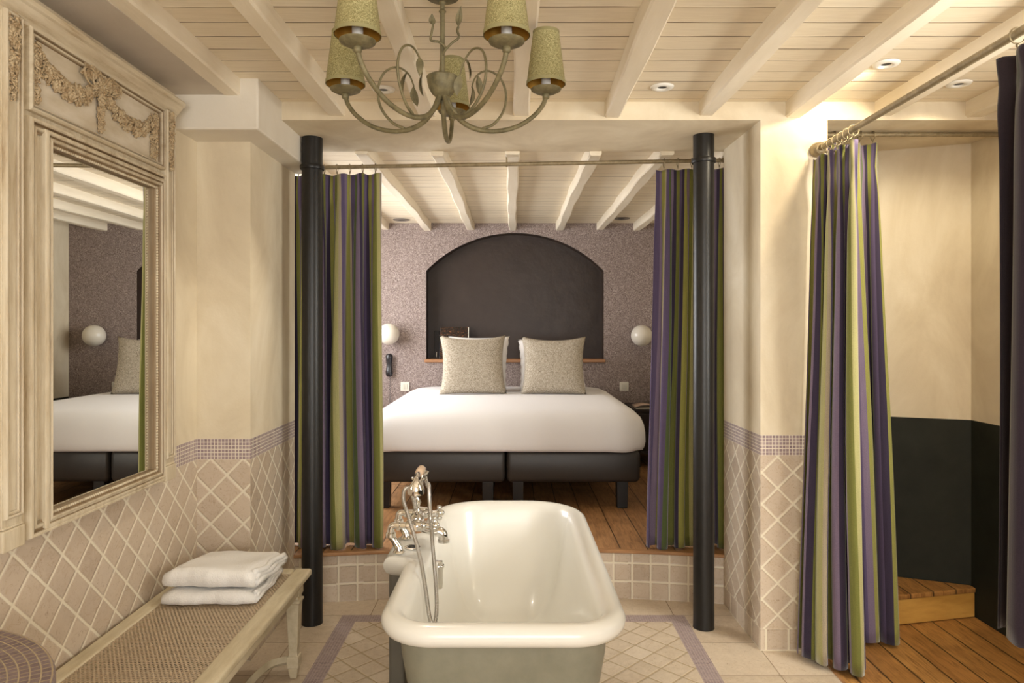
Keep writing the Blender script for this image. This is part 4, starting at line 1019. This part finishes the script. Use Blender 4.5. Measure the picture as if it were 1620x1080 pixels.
# top panel with frame and crown
TPZ0, TPZ1 = 2.075, 2.285; TY_0, TY_1 = 1.948, 2.685
b = MB(); fb(b, TY_0, TY_1, TPZ0, TPZ1, -1.3505, -1.3535); b.build('panel', M['frame_pale'], t)
b = MB(); moulding(b, TY_0 - .008, TY_1 + .008, TPZ0 - .012, TPZ1 + .012, [(0, -1.352), (0, -1.338), (.004, -1.332), (.009, -1.332), (.011, -1.341), (.015, -1.341), (.017, -1.336), (.021, -1.338), (.024, -1.351)])
b.build('panel_moulding', M['frame_h'], t, smooth=True, angle=30)
b = MB()
prof = [(-1.352, 2.290), (-1.338, 2.292), (-1.336, 2.300), (-1.330, 2.304), (-1.322, 2.316), (-1.316, 2.322), (-1.312, 2.330), (-1.304, 2.334), (-1.300, 2.346), (-1.304, 2.354), (XF, 2.356), (XF, 2.290)]
rings = []
for y, o in ((Y0 - .022, 0), (Y1 + .022, 0)): rings.append([(x, y, z) for x, z in prof])
b.loft(rings, True, True); b.build('cornice', M['frame_h'], t, smooth=True, angle=25)
def foliage(b, pts, wf, seed, dens=1.0, xbase=-1.350, rise=.016):
    rnd = random.Random(seed); P = bez([(0, *p) for p in pts], 10)
    for i, p in enumerate(P):
        w = wf(i / (len(P) - 1))
        for _ in range(int(5 * dens) + 1):
            dy, dz = rnd.uniform(-w, w), rnd.uniform(-w, w); rr = rnd.uniform(.35, .75) * .0105 * (.7 + w / .03)
            k = 1 - (dy * dy + dz * dz) / (2 * w * w + 1e-6)
            cpt = (xbase + rise * k * rnd.uniform(.6, 1.1), p.y + dy, p.z + dz)
            if rnd.random() < .45:   # rosette
                b.ball(cpt, rr * .55, 6)
                for q in range(5):
                    a = 2 * PI * q / 5 + rnd.random(); b.ball((cpt[0] - .002, cpt[1] + math.cos(a) * rr * .8, cpt[2] + math.sin(a) * rr * .8), rr * .5, 6, sc=(.6, 1, 1))
            else:                    # leaf
                a = rnd.uniform(0, 2 * PI); q = Vector((0, math.cos(a), math.sin(a)))
                b.tube([Vector(cpt) - q * rr * 1.2, Vector(cpt) + Vector((.004, 0, 0)), Vector(cpt) + q * rr * 1.3], [rr * .15, rr * .5, rr * .08], 5)
TR = lambda f0, f1: (lambda s: lerp(f0, f1, s))
b = MB(); foliage(b, [(1.972, 2.245), (2.02, 2.205), (2.075, 2.183), (2.14, 2.176), (2.20, 2.188), (2.25, 2.222)], lambda s: .011 + .015 * math.sin(PI * s), 3, 1.5); b.build('garland', M['carving'], t, smooth=True)
b = MB(); foliage(b, [(2.315, 2.222), (2.37, 2.188), (2.43, 2.172), (2.50, 2.172), (2.56, 2.188), (2.625, 2.235)], lambda s: .011 + .015 * math.sin(PI * s), 4, 1.5); b.build('garland', M['carving'], t, smooth=True)
for k, (ya, yb, za, zb) in enumerate(((1.970, 1.975, 2.245, 2.098), (2.628, 2.622, 2.238, 2.098))):
    b = MB(); foliage(b, [(ya, za), ((ya + yb) / 2, (za + zb) / 2), (yb, zb)], lambda s: .021 * (1 - .5 * s), 5 + k, 1.6); b.build('side_drop', M['carving'], t, smooth=True)
b = MB(); foliage(b, [(2.283, 2.225), (2.285, 2.17), (2.285, 2.10)], lambda s: .022 * (1 - .72 * s), 8, 1.6); b.build('centre_drop', M['carving'], t, smooth=True)
b = MB()
for sg in (-1, 1):
    for rad, dz in ((.055, .018), (.10, .012)):
        pts = bez([(-1.338, 2.283, 2.235), (-1.330, 2.283 + sg * rad * .5, 2.262 + dz), (-1.334, 2.283 + sg * rad, 2.255 + dz), (-1.338, 2.283 + sg * rad * .7, 2.232), (-1.336, 2.283, 2.232)], 6); b.tube(pts, .005, 6, flat=.6)
foliage(b, [(2.20, 2.268), (2.24, 2.272), (2.283, 2.250), (2.33, 2.268), (2.37, 2.255)], lambda s: .019, 9, 1.6, -1.346); b.build('ribbon_bow', M['carving'], t, smooth=True)
for k, yc in enumerate((Y0 + .036, Y1 - .036)):
    b = MB(); foliage(b, [(yc, 2.285), (yc + .004, 2.22), (yc - .003, 2.15), (yc, 2.075)], lambda s: .022 * (1 - .7 * s * s), 20 + k, 1.5, -1.341); b.build('pilaster_carving', M['carving'], t, smooth=True)

# ------------------------------------------------------------------ chandelier
CX, CY = -.212, 2.10
t = thing('chandelier', 'five arm bronze leaf chandelier with glittery olive shades', 'chandelier', (CX, CY, 2.10))
ZBW = 2.165
b = MB(); b.tube([(CX, CY, 2.18), (CX, CY, ZC - .01)], .0072, 12); b.lathe([(.007, 0), (.0115, .005), (.007, .012)], (CX, CY, 2.40), n=14); b.lathe([(.007, 0), (.012, .006), (.007, .014)], (CX, CY, 2.425), n=14); b.build('stem', M['bronze_green'], t, smooth=True, angle=45)
b = MB(); b.lathe([(.012, -.04), (.05, -.03), (.055, -.0)], (CX, CY, ZC - .002), n=28); b.build('canopy', M['bronze_green'], t, smooth=True, angle=45)
b = MB(); b.lathe([(.0, -.062), (.010, -.061), (.020, -.056), (.032, -.046), (.041, -.030), (.0455, -.012), (.0465, .0), (.048, .002), (.046, .004), (.03, .006), (.012, .007)], (CX, CY, 2.206), n=32); b.build('bowl', M['bronze_green'], t, smooth=True, angle=45)
def leaf(b, base, tip, side, w):
    base, tip, side = Vector(base), Vector(tip), Vector(side).normalized(); ax = tip - base; nn = ax.cross(side).normalized()
    ws = [0, .55, .95, 1, .85, .5, 0]; rows = []
    for i, q in enumerate(ws):
        c = base.lerp(tip, i / 6) + nn * .004 * math.sin(PI * i / 6)
        rows.append([c - side * w * q - nn * .0 + nn * .003 * q, c, c + side * w * q + nn * .003 * q])
    o = []
    for r_ in rows: o.append(r_)
    b.loft(o, closed=False); b.loft([[p + nn * .0025 for p in r_] for r_ in o], closed=False)
    b.tube([base.lerp(tip, k / 4) + nn * .004 * math.sin(PI * k / 4) for k in range(5)], [.002, .0018, .0016, .0013, .0006], 6)
zs = 2.19
for k, th in enumerate((90, 90 + 72, 90 - 72, 90 + 144, 90 - 144)):
    a = math.radians(th + .0); d = Vector((math.cos(a), math.sin(a), 0)); sd = Vector((-d.y, d.x, 0)); O = Vector((CX, CY, 0))
    def at(r, z, s_=0): return O + d * r + sd * s_ + Vector((0, 0, z))
    b = MB(); b.tube(bez([at(.010, 2.162), at(.024, 2.124), at(.06, 2.082), at(.11, 2.062), at(.17, 2.062), at(.235, 2.082), at(.29, 2.12), at(.322, 2.16), at(.331, 2.192)], 6), [.0078] * 20 + [.0070] * 29, 12)
    b.lathe([(.006, -.012), (.011, -.008), (.011, .004), (.007, .008)], at(.331, 2.188), n=12)
    arm = b.build('arm', M['bronze_green'], t, smooth=True)
    b = MB(); b.lathe([(.004, 0), (.030, .004), (.046, .012), (.048, .016), (.045, .016), (.028, .009), (.004, .007)], at(.331, 2.192), n=30); b.build('drip_pan', M['bronze_green'], arm, smooth=True, angle=50)
    b = MB(); b.lathe([(.0145, .006), (.0145, .085), (.010, .088)], at(.331, 2.195), n=18); b.build('candle_sleeve', M['candle'], arm, smooth=True, angle=45)
    b = MB(); b.lathe([(.010, .088), (.014, .105), (.017, .125), (.013, .15), (.004, .165)], at(.331, 2.195), n=14); b.build('bulb', M['globe'], arm, smooth=True)
    z0 = 2.222; b = MB(); c = at(.331, 0)
    b.lathe([(.0605, z0), (.0605, z0 + .010), (.0598, z0 + .0105), (.0415, z0 + .158), (.0410, z0 + .166)], c, n=40, cap0=False, cap1=False)
    b.lathe([(.0588, z0 + .0005), (.0395, z0 + .165)], c, n=40, cap0=False, cap1=False, mi=1)
    b.lathe([(.0612, z0 - .0005), (.0612, z0 + .010), (.0604, z0 + .0105)], c, n=40, cap0=False, cap1=False, mi=2)
    b.lathe([(.0418, z0 + .157), (.0418, z0 + .1665), (.0395, z0 + .1665)], c, n=40, cap0=False, cap1=False, mi=2)
    for q in range(3):
        aa = 2 * PI * q / 3; b.tube([(c.x + .011 * math.cos(aa), c.y + .011 * math.sin(aa), z0 + .06), (c.x + .053 * math.cos(aa), c.y + .053 * math.sin(aa), z0 + .06)], .0015, 6)
    b.build('lamp_shade', [M['shade'], M['gold'], M['shade_trim']], arm, smooth=True, angle=50)
    sg = -1 if d.x < 0 else 1
    b = MB(); tp = bez([at(.125, 2.066), at(.165, 2.088, .01), at(.198, 2.135, .018), at(.205, 2.19, .02), at(.185, 2.235, .02), at(.145, 2.250, .016), at(.108, 2.228, .01), at(.092, 2.19, .004)], 7)
    b.tube(tp, [.0046 - .0022 * i / len(tp) for i in range(len(tp))], 8); ten = b.build('tendril', M['bronze_green'], arm, smooth=True)
    b = MB(); leaf(b, at(.093, 2.192, .004), at(.082, 2.13, 0), sd * .8 + d * .6, .013); leaf(b, at(.112, 2.232, .012), at(.120, 2.172, .02), sd * .6 - d * .8, .011); b.build('leaf', M['bronze_green'], arm, smooth=True)
for pts, sd, tip in (([(0, 0, 2.276), (.010, -.012, 2.292), (-.008, -.016, 2.308), (-.032, -.018, 2.312), (-.030, -.018, 2.335), (-.026, -.018, 2.358)], -1, (-.003, 0, .034)), ([(0, 0, 2.27), (.010, -.015, 2.284), (.030, -.018, 2.304), (.050, -.018, 2.320), (.046, -.018, 2.340), (.049, -.018, 2.352)], 1, (.008, 0, .062))):
    b = MB(); P = [Vector((CX, CY, 0)) + Vector(p) for p in pts]; b.tube(bez(P, 6), .0036, 8); tw = b.build('twig', M['bronze_green'], t, smooth=True)
    b = MB(); leaf(b, P[-1], P[-1] + Vector(tip), (1, .3, 0), .010); b.build('leaf', M['bronze_green'], tw, smooth=True)

# ------------------------------------------------------------------ ceiling spots
def spot(x, y, label, aim):
    z = ZC - .001
    t = thing('downlight', label, 'downlight', (x, y, z), 'white recessed ceiling spots')
    b = MB(); b.lathe([(.020, -.001), (.022, -.006), (.030, -.008), (.046, -.006), (.050, 0)], (x, y, z), n=36, cap0=False, cap1=False); b.build('bezel', M['ring_white'], t, smooth=True)
    ax = Vector(aim).normalized()
    b = MB(); b.lathe([(0, -.0012), (.021, -.0012)], (x, y, z), n=24, cap0=True, cap1=False); b.build('lens', M['dark_hole'], t)
spot(.63, 2.97, 'white recessed ceiling spot between the chandelier and the long bronze rod', (.3, .1, -1))
spot(1.44, 2.71, 'white recessed ceiling spot close beside the long bronze rod, over the pillar curtain', (.3, .1, -1))
spot(1.86, 2.93, 'white recessed ceiling spot beyond the long rod, near the alcove lintel', (.3, .1, -1))
spot(-.555, 3.0, 'white recessed ceiling spot seen behind the chandelier arms', (.3, .1, -1))
def vent(x, y, label):
    t = thing('ceiling_spot', label, 'downlight', (x, y, ZCB), 'taupe bedroom ceiling spots')
    b = MB(); b.lathe([(.03, -.004), (.062, -.008), (.075, -.004), (.078, 0)], (x, y, ZCB - .001), n=32, cap0=False, cap1=False); b.build('bezel', M['vent'], t, smooth=True)
    b = MB(); b.lathe([(0, -.0035), (.032, -.0035)], (x, y, ZCB - .001), n=24, cap0=True, cap1=False); b.build('lens', M['dark_hole'], t)
vent(-1.02, 6.40, 'taupe round spot in the bedroom ceiling above the telephone side')
vent(.975, 6.32, 'taupe round spot in the bedroom ceiling above the nightstand side')

# ------------------------------------------------------------------ lights
def area(name, loc, tgt, sx, sy, power, col):
    l = bpy.data.lights.new(name, 'AREA'); l.shape = 'RECTANGLE'; l.size = sx; l.size_y = sy; l.energy = power; l.color = col
    o = bpy.data.objects.new(name, l); COL.objects.link(o); o.location = loc
    o.rotation_euler = (Vector(tgt) - Vector(loc)).to_track_quat('-Z', 'Y').to_euler(); return o
area('daylight_alcove_window', (XR + .30, (WY0 + WY1) / 2, 1.7), (0, (WY0 + WY1) / 2 + .5, 1.55), 1.6, 1.2, 165, (1, .965, .89))
area('rear_fill_light', ((RX0 + RX1) / 2, YB - .3, 1.55), ((RX0 + RX1) / 2, 3, 1.4), 2.0, 1.5, 118, (1, .99, .965))  # added soft fill from behind the camera, through the added window
area('daylight_bedroom_window', (XBL - .30, (BY0 + BY1) / 2, 1.75), (0, (BY0 + BY1) / 2, 1.5), 1.8, 1.3, 116, (.985, .985, 1))
def spotl(name, loc, tgt, p, ang, col=(1, .86, .62), r=.02):
    l = bpy.data.lights.new(name, 'SPOT'); l.energy = p; l.spot_size = math.radians(ang); l.spot_blend = .6; l.color = col; l.shadow_soft_size = r
    o = bpy.data.objects.new(name, l); COL.objects.link(o); o.location = loc; o.rotation_euler = (Vector(tgt) - Vector(loc)).to_track_quat('-Z', 'Y').to_euler()
spotl('spot_beam', (1.44, 2.71, ZC - .03), (1.28, 3.2, 2.1), 20, 110)
spotl('spot_beam', (1.86, 2.93, ZC - .03), (1.85, 3.4, 1.4), 22, 120, r=.05)
spotl('spot_beam', (.63, 2.97, ZC - .03), (.7, 3.0, .2), 8, 100, (1, .92, .78))
spotl('spot_beam', (-.555, 3.0, ZC - .03), (-1.0, 2.55, .3), 30, 85, (1, .92, .78))

w = bpy.data.worlds.new('World'); scn.world = w; w.use_nodes = True
w.node_tree.nodes['Background'].inputs[0].default_value = (1, .96, .90, 1); w.node_tree.nodes['Background'].inputs[1].default_value = .6

# ------------------------------------------------------------------ camera
cam = bpy.data.cameras.new('camera'); co = bpy.data.objects.new('camera', cam); COL.objects.link(co); scn.camera = co
co.location = (0, 0, 1.46); co.rotation_euler = (PI / 2, 0, 0)
cam.sensor_width = 36; cam.lens = 1110 / 1620 * 36; cam.shift_x = -2 / 1620; cam.shift_y = -22 / 1620; cam.clip_start = .05
scn.view_settings.view_transform = 'Standard'; scn.view_settings.look = 'None'; scn.view_settings.gamma = 1; scn.view_settings.exposure = -0.08
try:
    scn.cycles.max_bounces = 8; scn.cycles.diffuse_bounces = 5; scn.cycles.glossy_bounces = 5; scn.cycles.sample_clamp_indirect = 6
    scn.cycles.use_denoising = True
except Exception: pass
